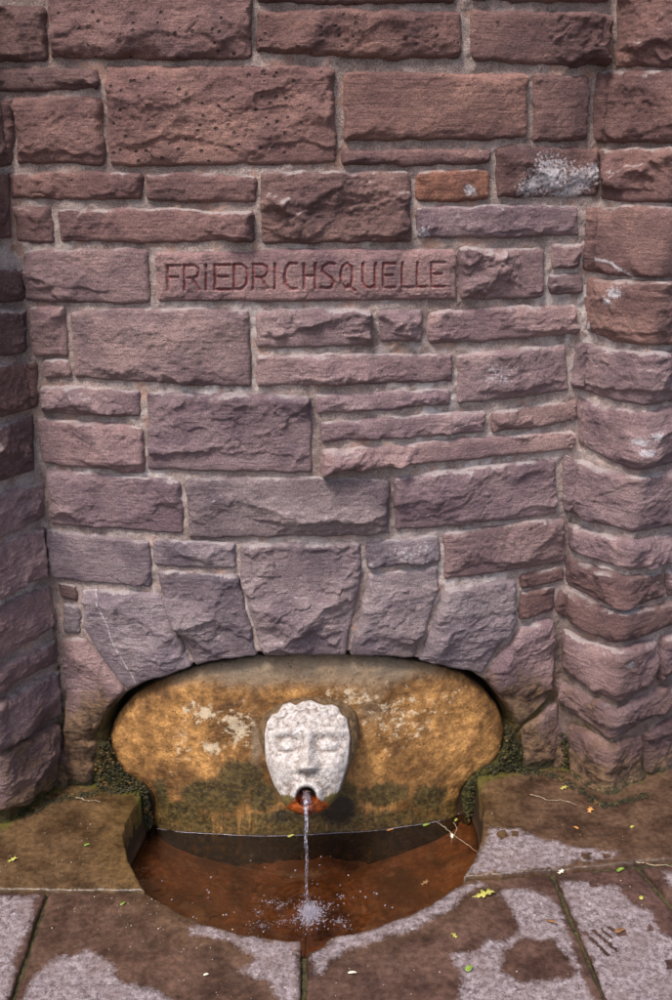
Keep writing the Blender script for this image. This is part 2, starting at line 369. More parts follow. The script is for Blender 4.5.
def build_stone(name, sides, parent, col, kind='mid', amp=.02, res=.0026, pits=.0, white=None, extra=None, label=None, spaced='px', wob=.0034, grow=.0024, lime=1.0):
    SEED[0] += 1; seed = SEED[0]
    T, Rt, B, L = sides
    if spaced == 'px':
        def den(Q):
            Q = np.array(Q, float); n = max(6, int(np.hypot(*np.diff(Q, axis=0).T).sum()/6)); Q = resample(Q, n); return to_wall(Q[:, 0], Q[:, 1], .004)
        T, Rt, B, L = map(den, (T, Rt, B, L))
    ln = lambda Q: np.hypot(*np.diff(np.asarray(Q), axis=0).T).sum()
    n = int(max(ln(T), ln(B))/res)+3; m = int(max(ln(L), ln(Rt))/res)+3
    # cluster samples at the margins
    P = coons(T, Rt, B, L, n, m)
    ring = np.concatenate([P[0], P[1:, -1], P[-1, ::-1][1:], P[::-1, 0][1:-1]])
    e = dist_poly(P.reshape(-1, 2), ring[::2])[0].reshape(m, n)
    # wobble of the outline, corners worn round
    wu = wob*fbm(P[..., 0]*22, P[..., 1]*22, seed*1.3, 3); wv = wob*fbm(P[..., 0]*22, P[..., 1]*22, seed*1.3+50, 3)
    cen = P.reshape(-1, 2).mean(0)
    dc = np.min([np.hypot(P[..., 0]-c[0], P[..., 1]-c[1]) for c in (P[0, 0], P[0, -1], P[-1, 0], P[-1, -1])], axis=0)
    rc = .016; pull = np.clip(1-dc/rc, 0, 1)**2*.007
    dv = cen-P; dv /= np.linalg.norm(dv, axis=-1, keepdims=True)+1e-9
    Q = P+dv*pull[..., None]; ex_ = grow*(1-smooth(0, .05, e))*(1+.9*fbm(P[..., 0]*8, P[..., 1]*8, seed*1.3+90, 2)); Q = Q-np.sign(dv)*ex_[..., None]*smooth(.25, .55, np.abs(dv))
    Q[..., 0] += wu; Q[..., 1] += wv
    d = relief(P, e, (n, m), seed, kind, amp)
    A = {}
    st, mo, we = stain_fields(P[..., 0], P[..., 1])
    A['stain'], A['moss'], A['wet'] = st, mo, we
    A['pits'] = np.full(n*m, pits)
    gz = np.gradient(d, axis=0)                               # surface growing outward going down = faces up
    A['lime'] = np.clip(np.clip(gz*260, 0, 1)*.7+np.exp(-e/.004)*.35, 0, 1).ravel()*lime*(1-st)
    A['white'] = np.zeros(n*m)
    if white is not None: A['white'] = white(P).ravel()
    A['paint'] = np.zeros(n*m)
    if extra: d, A = extra(P, d, A)
    co = wall_pt(Q[..., 0], Q[..., 1], d).reshape(-1, 3)
    F_ = grid_faces(n, m)
    # skirt going back into the wall, then a closing back face
    idx = np.concatenate([np.arange(n), np.arange(1, m)*n+n-1, (m-1)*n+np.arange(n-2, -1, -1), np.arange(m-2, 0, -1)*n])
    rq = Q.reshape(-1, 2)[idx]; sk = wall_pt(rq[:, 0], rq[:, 1], np.full(len(idx), -.14)); b0 = len(co)
    k = len(idx); i2 = np.roll(np.arange(k), -1)
    co = np.concatenate([co, sk]); F_ = np.concatenate([F_, np.stack([idx, idx[i2], b0+i2, b0+np.arange(k)], -1)])
    for kx in A: A[kx] = np.concatenate([np.ravel(A[kx]), np.ravel(A[kx])[idx]])
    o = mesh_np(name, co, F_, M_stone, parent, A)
    o.color = (*col, 1)
    if label: o['label'] = label
    ALL.append(o); return o
def quad(p):                                                   # TL, TR, BR, BL
    a, b, c, d = p; return ([a, b], [b, c], [d, c], [a, d])
# palette of the quarry beds (linear)
RED = (.232, .128, .118); RED2 = (.268, .152, .136); DRK = (.180, .105, .102); PUR = (.292, .198, .208); PIN = (.350, .236, .236)
GRY = (.262, .208, .228); LAV = (.325, .268, .298); ORA = (.32, .150, .105)
def jit(c, k=.10):
    v = 1+rng.uniform(-k, k); h = rng.uniform(-.04, .04); return (c[0]*v*(1+h), c[1]*v, c[2]*v*(1-h))
def splash(*blobs):
    cs = [(to_wall(a, b), r) for a, b, r in blobs]
    def f(P):
        w_ = np.zeros(P.shape[:2])
        for c, r in cs: w_ = np.maximum(w_, np.exp(-((P[..., 0]-c[0])**2+((P[..., 1]-c[1])*1.3)**2)/(2*(r*.0023)**2)))
        return w_
    return f
# ------------------------------------------------------------------ wall stones (corners read from the photograph, laid on the wall's plan)
W = [ # TL TR BR BL, colour, kind, amp, pits
 ([(-45,5),(46,6),(48,61),(-45,62)], DRK,'mid',.018,.2),
 ([(50,-42),(252,-42),(252,60),(50,58)], RED,'mid',.024,1),
 ([(256,9),(461,10),(461,60),(256,55)], RED,'mid',.018,.8),
 ([(256,-55),(455,-50),(455,4),(256,3)], RED,'mid',.018,.5),
 ([(470,-46),(608,-46),(608,3),(470,1)], RED,'mid',.018,.5),
 ([(471,9),(609,14),(608,67),(470,62)], RED,'rough',.018,.2),
 ([(-45,67),(98,67),(99,91),(-45,92)], DRK,'mid',.014,0),
 ([(15,97),(103,97),(105,166),(17,163)], RED,'mid',.022,.3),
 ([(106,66),(334,66),(336,164),(110,167)], RED2,'mid',.022,1),
 ([(343,71),(528,74),(526,139),(344,142)], RED2,'flat',.016,.1),
 ([(533,74),(588,76),(587,140),(533,142)], RED,'flat',.016,.1),
 ([(342,149),(492,148),(491,165),(342,167)], RED,'mid',.014,0),
 ([(497,147),(600,148),(597,197),(496,198)], RED,'mid',.016,.1),
 ([(415,171),(489,170),(488,200),(416,203)], ORA,'flat',.014,0),
 ([(9,171),(141,172),(141,200),(12,200)], RED,'mid',.016,0),
 ([(145,173),(256,175),(257,204),(146,201)], RED,'flat',.016,0),
 ([(261,172),(410,170),(411,242),(262,244)], RED2,'rough',.020,.3),
 ([(415,206),(577,204),(578,237),(416,240)], PUR,'mid',.014,0),
 ([(15,205),(53,206),(55,244),(17,243)], RED,'mid',.016,0),
 ([(57,208),(253,210),(255,243),(60,243)], RED,'mid',.016,0),
 ([(23,250),(149,249),(150,304),(26,302)], PUR,'mid',.017,0),
 ([(458,248),(545,248),(544,298),(459,300)], PUR,'rough',.016,0),
 ([(551,245),(581,243),(580,268),(552,269)], PUR,'mid',.014,0),
 ([(548,275),(582,273),(582,293),(549,294)], PUR,'mid',.014,0),
 ([(30,307),(65,306),(68,356),(33,356)], PIN,'mid',.016,0),
 ([(42,361),(69,360),(71,376),(44,378)], PIN,'mid',.012,0),
 ([(71,310),(249,308),(252,388),(75,379)], PIN,'mid',.016,0),
 ([(257,310),(371,308),(373,346),(256,349)], PIN,'rough',.016,0),
 ([(378,311),(421,309),(423,341),(380,343)], PUR,'rough',.016,0),
 ([(427,311),(575,303),(578,335),(428,346)], PIN,'mid',.016,0),
 ([(256,355),(451,352),(452,383),(257,388)], PUR,'mid',.014,0),
 ([(457,355),(565,344),(568,392),(456,405)], PIN,'mid',.018,0),
 ([(42,385),(141,390),(142,418),(43,414)], PIN,'rough',.014,0),
 ([(148,393),(311,395),(313,474),(148,470)], PUR,'mid',.016,0),
 ([(315,393),(449,388),(449,406),(316,416)], PUR,'mid',.013,0),
 ([(320,421),(485,410),(485,434),(320,444)], PUR,'mid',.014,0),
 ([(321,449),(572,430),(573,451),(322,475)], PIN,'rough',.013,0),
 ([(490,411),(576,400),(577,421),(491,434)], PIN,'mid',.014,0),
 ([(38,418),(143,426),(145,474),(42,464)], PUR,'mid',.016,0),
 ([(46,470),(181,480),(184,534),(51,525)], PUR,'mid',.016,0),
 ([(187,478),(389,478),(390,535),(189,539)], GRY,'mid',.018,0),
 ([(394,477),(555,458),(556,515),(394,532)], PUR,'mid',.018,0),
 ([(46,530),(150,541),(152,588),(48,578)], GRY,'flat',.015,0),
 ([(153,540),(236,543),(237,570),(155,566)], GRY,'mid',.014,0),
 ([(365,542),(438,535),(440,563),(368,570)], GRY,'rough',.012,0),
 ([(443,533),(563,517),(565,562),(444,581)], PUR,'mid',.016,0),
 ([(520,575),(563,566),(564,581),(520,590)], DRK,'mid',.012,0),
 ([(520,594),(555,585),(553,611),(519,621)], DRK,'mid',.012,0),
 ([(59,581),(77,586),(79,601),(60,598)], DRK,'mid',.009,0),
 ([(63,603),(81,607),(82,634),(64,632)], GRY,'mid',.009,0),
 ([(60,735),(96,742),(92,795),(57,797)], PIN,'mid',.022,0),
 ([(521,730),(557,700),(568,790),(526,785)], PIN,'mid',.020,0),
]
whites = {12: (lambda P, f=splash((548,176,24),(575,180,18),(530,185,14),(590,172,14),(565,192,20)): .9*f(P)), 13: splash((468,190,6)), 31: lambda P, f=splash((495,372,20)): .6*f(P), 44: lambda P, f=splash((400,552,18),(425,548,14)): .55*f(P),
          17: splash((424,232,6)), 39: splash((182,497,3)), 11: None}
for i, (p, col, kind, amp, pits) in enumerate(W):
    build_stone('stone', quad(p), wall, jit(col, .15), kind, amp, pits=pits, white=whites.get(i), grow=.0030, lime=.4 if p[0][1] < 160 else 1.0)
# inscription stone with its carved lettering
LET = {
 'F': [[(0,1),(0,0)],[(0,1),(1,1)],[(0,.52),(.8,.52)]],
 'R': [[(0,0),(0,1),(.65,1),(.95,.88),(1,.72),(.9,.56),(.6,.48),(0,.48)],[(.5,.48),(1,0)]],
 'I': [[(0,0),(0,1)]],
 'E': [[(1,1),(0,1),(0,0),(1,0)],[(0,.52),(.8,.52)]],
 'D': [[(0,0),(0,1),(.55,1),(.9,.82),(1,.5),(.9,.18),(.55,0),(0,0)]],
 'C': [[(1,1),(.45,1),(.12,.82),(0,.5),(.12,.18),(.45,0),(1,0)]],
 'H': [[(0,0),(0,1)],[(1,0),(1,1)],[(0,.52),(1,.52)]],
 'S': [[(1,.98),(.5,1),(.12,.88),(.08,.68),(.4,.53),(.8,.42),(.98,.24),(.8,.05),(.4,0),(0,.03)]],
 'Q': [[(.5,1),(.12,.88),(0,.55),(.03,.2),(.4,0),(.85,.08),(1,.45),(.92,.85),(.5,1)],[(.6,.12),(1.15,-.12)]],
 'U': [[(0,1),(0,.25),(.25,.02),(.6,0),(1,.1)],[(1,1),(1,0)]],
 'L': [[(0,1),(0,0),(1,0)]],
}
TXT = [('F',169.5,182),('R',186,200),('I',207.5,207.5),('E',216,231),('D',235,248),('R',254,268),('I',275.5,275.5),('C',284.5,297),('H',304,315),('S',321,334),('Q',340.5,352),('U',362,374),('E',382,393.5),('L',401,412),('L',416,425),('E',430.5,442.5)]
def carve(P, d, A):
    pts = P.reshape(-1, 2); D = np.full(len(pts), 9.); D2 = D.copy()
    for ch, x0, x1 in TXT:
        for st in LET[ch]:
            q = []
            for a, b in st:
                x = x0+(x1-x0)*a; top = 265-(x-170)*.011; bot = 289.5-(x-170)*.013
                q.append((x, bot+(top-bot)*b))
            q = to_wall(*np.array(q).T)
            for a, b in zip(q[:-1], q[1:]):
                ab = b-a; t = np.clip(((pts-a)@ab)/(ab@ab), 0, 1); D = np.minimum(D, np.hypot(*(pts-a-t[:, None]*ab).T))
    g = np.clip(1-D/.0043, 0, 1)**.7
    d = d-(.0062*g).reshape(d.shape)
    A['paint'] = np.clip(1-D/.0036, 0, 1)*(D < .0036)
    return d, A
def inscription_material():
    m = M_stone.copy(); m.name = 'red_sandstone_lettered'; t = NT.__new__(NT); t.m = m; t.t = m.node_tree
    b = next(n for n in m.node_tree.nodes if n.type == 'BSDF_PRINCIPLED'); src = b.inputs['Base Color'].links[0].from_socket
    p = t.math('MULTIPLY', t.ramp(t.attr('paint'), .12, .45), t.ramp(t.noise(70, 5, .7), .40, .58, .12, .75))
    t.set(b.inputs['Base Color'], t.mix(p, src, (.32, .055, .055))); return m
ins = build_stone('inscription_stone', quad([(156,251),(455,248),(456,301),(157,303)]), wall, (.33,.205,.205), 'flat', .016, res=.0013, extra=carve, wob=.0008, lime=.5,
                  label='stone carved FRIEDRICHSQUELLE in red painted capitals')
ins.data.materials[0] = inscription_material()
# voussoirs
def vein(pts, wd=1.2):
    q = to_wall(*np.array(pts, float).T)
    def f(P):
        X = P.reshape(-1, 2); D = np.full(len(X), 9.)
        for a, b in zip(q[:-1], q[1:]):
            ab = b-a; t = np.clip(((X-a)@ab)/(ab@ab), 0, 1); D = np.minimum(D, np.hypot(*(X-a-t[:, None]*ab).T))
        return (np.exp(-(D/(wd*.0022))**2)).reshape(P.shape[:2])
    return f
V = [
 (([(61,638),(86,638)],[(86,638),(105,664),(127,690),(112,706)],[(63,741),(80,748),(92,742),(101,724),(112,706)],[(61,638),(67,690),(63,741)]), PIN,'mid',.022,None),
 (([(82,589),(120,591),(160,593)],[(160,593),(175,628),(194,667)],[(127,690),(158,678),(194,667)],[(82,589),(84,628),(100,655),(127,690)]), LAV,'mid',.018,vein([(97,590),(115,640),(137,682)])),
 (([(157,570),(200,573),(239,575)],[(239,575),(247,612),(259,656)],[(196,666),(228,659),(259,656)],[(157,570),(163,600),(177,630),(196,666)]), GRY,'rough',.017,vein([(161,594),(178,640),(195,667)],2)),
 (([(240,544),(300,543),(362,542)],[(362,542),(360,585),(345,656)],[(263,656),(303,655),(345,656)],[(240,544),(241,580),(250,615),(263,656)]), GRY,'rough',.022,vein([(243,595),(262,655)],2)),
 (([(367,574),(403,570),(438,566)],[(438,566),(436,600),(414,659)],[(348,656),(380,657),(414,659)],[(367,574),(360,615),(348,656)]), LAV,'mid',.018,None),
 (([(443,589),(480,583),(515,578)],[(515,578),(516,618),(481,674)],[(418,661),(447,667),(481,674)],[(443,589),(432,622),(418,661)]), LAV,'mid',.022,None),
 (([(519,628),(536,622),(552,618)],[(552,618),(554,650),(552,677),(546,700)],[(484,678),(502,698),(519,726),(546,700)],[(519,628),(502,652),(484,678)]), PIN,'mid',.022,None),
]
for sd_, col, kind, amp, wf in V:
    build_stone('arch_stone', sd_, wall, jit(col, .15), kind, amp, white=wf, grow=.0024)
# right pillar courses: (TL, .. corner .. , TR) over (BL, .. corner .., BR)
RP = [
 ([(618,-44),(720,-44)],[(618,66),(720,67)],RED,'rough'),
 ([(596,70),(720,71)],[(594,142),(720,142)],RED,'mid'),
 ([(602,149),(720,150)],[(602,200),(650,203),(720,201)],RED,'rough'),
 ([(586,206),(720,209)],[(583,270),(620,275),(665,277),(720,276)],RED2,'flat'),
 ([(588,276),(640,282),(720,281)],[(586,332),(620,342),(652,346),(720,340)],RED2,'mid'),
 ([(576,340),(620,350),(655,354),(720,344)],[(571,387),(612,399),(646,405),(690,396),(720,388)],PUR,'mid'),
 ([(577,394),(612,408),(646,414),(720,396)],[(577,442),(605,458),(636,470),(672,464),(720,452)],PUR,'mid'),
 ([(565,452),(600,468),(638,478),(672,470),(720,458)],[(562,510),(598,524),(634,532),(672,526),(720,516)],PUR,'mid'),
 ([(570,522),(600,533),(634,541),(672,532),(720,522)],[(570,550),(600,563),(628,571),(672,560),(720,550)],PUR,'mid'),
 ([(568,556),(600,570),(628,578),(661,572)],[(567,586),(598,600),(625,608),(661,599)],DRK,'mid'),
 ([(665,570),(720,556)],[(666,598),(720,584)],PUR,'mid'),
 ([(560,588),(595,603),(623,613),(661,604),(672,601),(720,590)],[(555,612),(583,629),(613,645),(672,626),(720,610)],DRK,'flat'),
 ([(562,628),(590,643),(614,651),(654,640)],[(562,669),(592,688),(619,702),(652,684)],PUR,'mid'),
 ([(660,638),(690,628),(720,616)],[(658,680),(690,664),(720,648)],PUR,'mid'),
 ([(556,678),(585,693),(618,709),(655,690),(690,674),(720,660)],[(558,700),(583,720),(611,739),(645,720),(690,694),(720,678)],PIN,'rough'),
 ([(570,724),(590,733),(611,746),(640,735)],[(572,778),(590,792),(608,806),(641,798)],PIN,'mid'),
 ([(643,735),(680,712),(720,690)],[(645,800),(680,808),(720,800)],PUR,'mid'),
]
wr = {4: splash((622,292,7),(615,300,6),(590,326,6),(625,345,6)), 3: vein([(598,258),(618,262),(636,274)],2), 6: splash((640,440,6),(650,434,6),(643,450,5)), 12: splash((626,662,5))}
for i, (t_, b_, col, kind) in enumerate(RP):
    build_stone('stone', (t_, [t_[-1], b_[-1]], b_, [t_[0], b_[0]]), pil_r, jit(col, .08), kind, .022, white=wr.get(i), wob=.0026, grow=.0048)
LP = [
 ([(-60,100),(13,100)],[(-60,168),(14,166)],DRK,'mid'),
 ([(-60,174),(9,172)],[(-60,240),(11,238)],DRK,'mid'),
 ([(-60,272),(25,266)],[(-60,306),(25,302)],DRK,'mid'),
 ([(-60,318),(26,309)],[(-60,370),(27,352)],DRK,'mid'),
 ([(-60,378),(37,360)],[(-60,438),(38,406)],DRK,'rough'),
 ([(-60,448),(33,414)],[(-60,502),(34,470)],DRK,'rough'),
 ([(-60,512),(44,481)],[(-60,562),(45,519)],PUR,'rough'),
 ([(-60,570),(44,527)],[(-60,624),(46,577)],PUR,'mid'),
 ([(-60,632),(50,585)],[(-60,690),(57,627)],PUR,'mid'),
 ([(-60,698),(56,637)],[(-60,720),(57,664)],PUR,'mid'),
 ([(-60,728),(0,700),(60,671)],[(-60,770),(0,752),(60,714)],PUR,'mid'),
 ([(-60,776),(0,757),(56,722)],[(-60,824),(0,812),(20,806),(56,786)],PIN,'mid'),
]
for t_, b_, col, kind in LP:
    build_stone('stone', (t_, [t_[-1], b_[-1]], b_, [t_[0], b_[0]]), pil_l, jit(col, .08), kind, .020, wob=.0026, grow=.0042)
# courses beyond the frame, so the wall goes on for a camera a step aside
def beyond(parent, s0, s1, zs, seed, wmin=.22, wmax=.42):
    r = np.random.default_rng(seed)
    for z0, z1 in zip(zs[:-1], zs[1:]):
        s = s0
        while s < s1-.05:
            e_ = min(s1, s+r.uniform(wmin, wmax));
            if s1-e_ < .1: e_ = s1
            a, b, c, d = (s+.005, z1-.005), (e_-.005, z1-.005), (e_-.005, z0+.005), (s+.005, z0+.005)
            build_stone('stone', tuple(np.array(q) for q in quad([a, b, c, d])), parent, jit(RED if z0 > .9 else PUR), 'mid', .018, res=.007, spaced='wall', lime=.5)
            s = e_
s_r = to_wall(724, 400)[0]; s_l = to_wall(-64, 500)[0]
beyond(pil_r, s_r+.12, S[-1]-.05, np.arange(-.04, 2.5, .16), 1)
beyond(pil_l, .05, s_l-.05, np.arange(-.04, 2.5, .16), 2)
ztop = to_wall(300, -60)[1]
beyond(wall, to_wall(-45, -50)[0], to_wall(612, -50)[0], np.arange(ztop+.01, 2.52, .15), 3)
beyond(pil_r, to_wall(616, -50)[0], s_r+.12, np.arange(ztop+.0, 2.5, .17), 4)
# ------------------------------------------------------------------ mortar sheet behind and between the stones
def mortar(parent, s0, s1, seed):
    a0, a1 = to_wall(-30, 500)[0], to_wall(700, 500)[0]
    sa = np.arange(s0, s1+.0001, .0042) if (s1-s0) < 1.6 else None
    sa = np.unique(np.concatenate([np.arange(s0, min(s1, a0), .03), np.arange(max(s0, a0), min(s1, a1), .004), np.arange(max(s0, a1), s1, .03), [s1]]))
    za = np.concatenate([np.arange(-.30, 1.95, .004), np.arange(1.95, 2.5, .03)])[::-1]
    Sg, Zg = np.meshgrid(sa, za); P = np.stack([Sg, Zg], -1)
    d = -.0012+.0034*fbm(Sg*34, Zg*34, 77, 4)+.0016*fbm(Sg*130, Zg*130, 78, 2)+.004*fbm(Sg*4, Zg*4, 79, 2)
    st, mo, we = stain_fields(Sg, Zg); st, mo, we = (q.reshape(d.shape) for q in (st, mo, we))
    sd_ = sdf(P.reshape(-1, 2), plate_uv).reshape(d.shape)
    lump = .014*np.abs(fbm(Sg*26, Zg*26, 81, 4))+.004*fbm(Sg*90, Zg*90, 82, 2)
    rec = smooth(-.006, .004, sd_)                          # the niche of the back panel
    near = smooth(-.12, -.02, sd_)*smooth(.16, .05, Zg)
    d = d+near*(lump-.004)-rec*.13
    # worn crack where the left pillar meets the wall
    crack = np.exp(-((Sg-SJL-.006)/.012)**2)*smooth(.75, .45, Zg)
    st = np.maximum(st, crack*.45); mo = np.maximum(mo, crack*.62)
    crr = np.exp(-((Sg-SJR+.004)/.014)**2)*smooth(.60, .3, Zg); mo = np.maximum(mo, crr*.42); st = np.maximum(st, crr*.35)
    A = {'stain': np.maximum(st, rec), 'moss': np.clip(mo+near*.45, 0, 1), 'wet': np.maximum(we, rec), 'lime': np.clip(.35+.8*fbm(Sg*3, Zg*3, 90, 2), 0, 1)*smooth(.3, .6, Zg)*smooth(1.6, 1.3, Zg)}
    return mesh_np('mortar', wall_pt(Sg, Zg, d).reshape(-1, 3), grid_faces(len(sa), len(za)), M_mortar, parent, A)
mortar(pil_l, .02, SJL+.0, 1); mortar(wall, SJL, SJR, 2); mortar(pil_r, SJR, S[-1]-.02, 3)
# ------------------------------------------------------------------ fountain: back panel, mask, bowl
WZ = -.127                                                   # water level
fountain = empty('wall_fountain', 'rust stained wall fountain with white carved face spout under the arch', 'fountain', (-.07, 2.3, 0))
dn = lambda Q: to_wall(*resample(Q, 60).T, -.040)
n, m = 300, 170
P = coons(dn(PLATE_T[0:1]+PLATE_T[1:]), dn(PLATE_R), dn(PLATE_B), dn(PLATE_L), n, m)
ringp = np.concatenate([P[0], P[1:, -1], P[-1, ::-1][1:], P[::-1, 0][1:-1]])
e = dist_poly(P.reshape(-1, 2), ringp[::3])[0].reshape(m, n)
u, v = P[..., 0], P[..., 1]
pd = -.046+.032*(1-np.exp(-e/.014))+.006*(1-np.exp(-e/.08))+.004*fbm(u*7, v*7, 1, 3)+.0014*fbm(u*40, v*40, 2, 4)
pd = np.where(v < WZ+.0, pd, pd)
q = lambda pts: to_wall(*np.array(pts, float).T)
def blob(cx, cy, rx, ry):
    c = to_wall(cx, cy); return np.exp(-(((u-c[0])/(rx*.0023))**2+((v-c[1])/(ry*.0030))**2))
alg = np.maximum.reduce([blob(215,798,46,22), blob(240,778,30,20), blob(180,815,30,14), blob(385,797,34,15), blob(430,800,26,16), blob(300,820,80,10), blob(345,800,20,22), blob(262,800,20,20), blob(160,800,10,22)])*1.2
alg = np.maximum(alg, smooth(-.02, -.09, v)*.72)
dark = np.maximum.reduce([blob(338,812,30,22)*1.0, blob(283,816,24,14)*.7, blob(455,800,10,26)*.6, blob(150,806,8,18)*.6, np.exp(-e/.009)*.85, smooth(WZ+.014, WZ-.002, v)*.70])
pale = np.maximum.reduce([blob(200,715,30,14), blob(238,728,26,26), blob(212,750,12,9)*1.25, blob(180,745,14,26)*.8, blob(350,700,60,16)*.85, blob(400,720,70,40)*.72, blob(450,700,30,30)*.5, blob(165,770,30,14)*.5, blob(425,780,30,16)*.4])*.75
grey = np.clip(smooth(.26, .36, v)*.8+blob(370,715,30,30)*.6+blob(256,745,10,40)*.8, 0, 1)
A = dict(algae=alg, dark=dark, pale=pale, grey=grey, wet=np.clip(smooth(.03, -.10, v)+.1, 0, 1))
co = wall_pt(u, v, pd).reshape(-1, 3); Fq = grid_faces(n, m); panel_co = co.copy(); P_panel = P.reshape(-1, 2); P_panel_x = co[:, 0]
idx = np.concatenate([np.arange(n), np.arange(1, m)*n+n-1, (m-1)*n+np.arange(n-2, -1, -1), np.arange(m-2, 0, -1)*n]); k = len(idx)
rq = P.reshape(-1, 2)[idx]; co2 = wall_pt(rq[:, 0], rq[:, 1], np.full(k, -.13)); i2 = np.roll(np.arange(k), -1)
Fq = np.concatenate([Fq, np.stack([idx, idx[i2], n*m+i2, n*m+np.arange(k)], -1)])
A = {kx: np.concatenate([a.ravel(), a.ravel()[idx]]) for kx, a in A.items()}
fr = fountain.matrix_world.inverted()
def part(o, parent):
    o.parent = parent; o.matrix_parent_inverse = parent.matrix_world.inverted(); return o
for o in list(C.objects):                                     # keep the wall children where they were laid
    if o.parent is not None: o.matrix_parent_inverse = o.parent.matrix_world.inverted()
part(mesh_np('back_panel', np.concatenate([co, co2]), Fq, M_plate, None, A), fountain)
# mask: local frame facing the viewer's side and upward
O = np.array(at(308, 757, 2.285)); SC = (2.285*math.cos(TH)+(H-O[2])*math.sin(TH))/F
tilt = R(33); Ua = np.array([0, math.sin(tilt), math.cos(tilt)]); Na = np.array([0, -math.cos(tilt), math.sin(tilt)]); Xa = np.array([1., 0, 0])
OUT = [(258,738),(259,726),(264,716),(279,703),(304,697),(333,699),(350,710),(359,726),(358,748),(349,769),(342,790),(331,804),(318,811),(307,813),(296,811),(284,803),(276,788),(267,765)]
OUT = np.array(OUT, float)
def sm_closed(P, n, it=2):
    for _ in range(it):
        a = P; b = np.roll(P, -1, 0); P = np.stack([.75*a+.25*b, .25*a+.75*b], 1).reshape(-1, 2)
    return resample(np.vstack([P, P[:1]]), n+1)[:-1]
outl = sm_closed(OUT, 220); c0 = np.array([308., 752.])
NR = 110; rr = np.linspace(0, 1, NR)
G = c0+(outl-c0)[None]*rr[:, None, None]                        # rings x angles, px
gx, gy = G[..., 0], G[..., 1]; ax, ay = (gx-308)*SC, -(gy-757)*SC
gs = lambda cx, cy, sx, sy: np.exp(-((gx-cx)/sx)**2-((gy-cy)/sy)**2)
r1 = rr[:, None]
h = .058*np.sqrt(np.clip(1-(r1*.985)**3.2, 0, 1))-.012+.012*(1-((gx-308)/55)**2)
h = h+.010*gs(287,733,15,4.5)+.010*gs(329,733,15,4.5)             # brows
h = h-.021*gs(290,744,13,10)-.021*gs(326,744,13,10)             # sockets
h = h+.0175*np.exp(-(((gx-288)/8.5)**2+((gy-745)/6.2)**2)**1.8)+.0175*np.exp(-(((gx-328)/8.5)**2+((gy-745)/6.2)**2)**1.8)   # closed eyeballs
h = h-.0028*np.exp(-((gy-751.5-.05*(gx-288)**2*-.25)/1.1)**2)*np.exp(-((gx-288)/7.5)**2)-.0028*np.exp(-((gy-751.5+.0125*(gx-328)**2)/1.1)**2)*np.exp(-((gx-328)/7.5)**2)
tn = np.clip((gy-730)/(768-730), 0, 1); wn = 4.2+4.2*tn**1.5
h = h+(.010+.022*tn)*np.exp(-(np.abs(gx-308)/wn)**2.0)*smooth(724, 736, gy)*smooth(774, 766.5, gy)   # nose
h = h+.008*gs(300.5,766,4,4.5)+.008*gs(316,766,4,4.5)
h = h-.004*gs(302.5,771,2.4,2)-.004*gs(314,771,2.4,2)
h = h+.008*gs(283,766,9,11)+.008*gs(333,766,9,11)-.006*gs(287,785,7,10)-.006*gs(329,785,7,10)             # cheeks
h = h-.004*gs(308,777,3,4)+.004*gs(309,768,7,3.5)
rm = np.hypot((gx-307)/10.5, (gy-795)/10.5)
h = h+.013*np.exp(-((rm-1.18)/.32)**2)*smooth(803, 793, gy)     # lips
hole = smooth(.98, .80, rm); h = h-.040*hole
h = h+.004*gs(307,808,14,5)
# curls of hair over the forehead, scalloped
hl = 716+((gx-308)/46)**2*14
for cx, cy in ((272,724),(280,714),(290,709),(301,707),(312,706),(323,708),(334,711),(343,719)):
    rc_ = np.hypot((gx-cx)/6.2, (gy-cy)/6.2); h = h+.0070*np.clip(1-rc_**2, 0, 1)**.6*(1+.5*fbm(gx*.09, gy*.09, 61, 2))-.0025*np.exp(-((rc_-.45)/.14)**2)
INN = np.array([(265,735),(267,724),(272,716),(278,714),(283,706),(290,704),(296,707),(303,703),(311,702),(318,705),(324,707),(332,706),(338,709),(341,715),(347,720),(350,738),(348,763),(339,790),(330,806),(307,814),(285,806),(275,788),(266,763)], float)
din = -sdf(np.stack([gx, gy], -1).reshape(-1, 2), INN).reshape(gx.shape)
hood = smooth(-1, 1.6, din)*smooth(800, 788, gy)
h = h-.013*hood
h = h+.0024*fbm(ax*60, ay*70, 5, 4)+.0008*fbm(ax*220, ay*220, 6, 2)
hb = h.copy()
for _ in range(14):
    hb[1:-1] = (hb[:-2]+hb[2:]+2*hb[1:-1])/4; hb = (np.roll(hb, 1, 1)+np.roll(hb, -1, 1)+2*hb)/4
A = dict(recess_dark=np.clip((hb-h)/.0011, 0, 1)*.8*(r1 < .97), hood=hood, rust=np.clip(np.exp(-((gx-309)/21)**2-((gy-806)/9.5)**2)*1.35+.8*np.exp(-((rm)/.95)**4), 0, 1.2)*smooth(784, 794, gy), hole=hole*smooth(797, 790, gy)*1.0,
         algae=np.clip(gs(286,800,13,9)*1.1+gs(333,800,13,10)*1.1+.5*gs(309,776,30,4)*0+smooth(.93, 1, r1+0*gx)*smooth(770, 800, gy), 0, 1))
co = (O+ax[..., None]*Xa+ay[..., None]*Ua+h[..., None]*Na).reshape(-1, 3)
na = 220; ii = np.arange(NR*na).reshape(NR, na); jn = np.roll(ii, -1, 1)
Fm = np.stack([ii[:-1], jn[:-1], jn[1:], ii[1:]], -1).reshape(-1, 4)[:, ::-1]
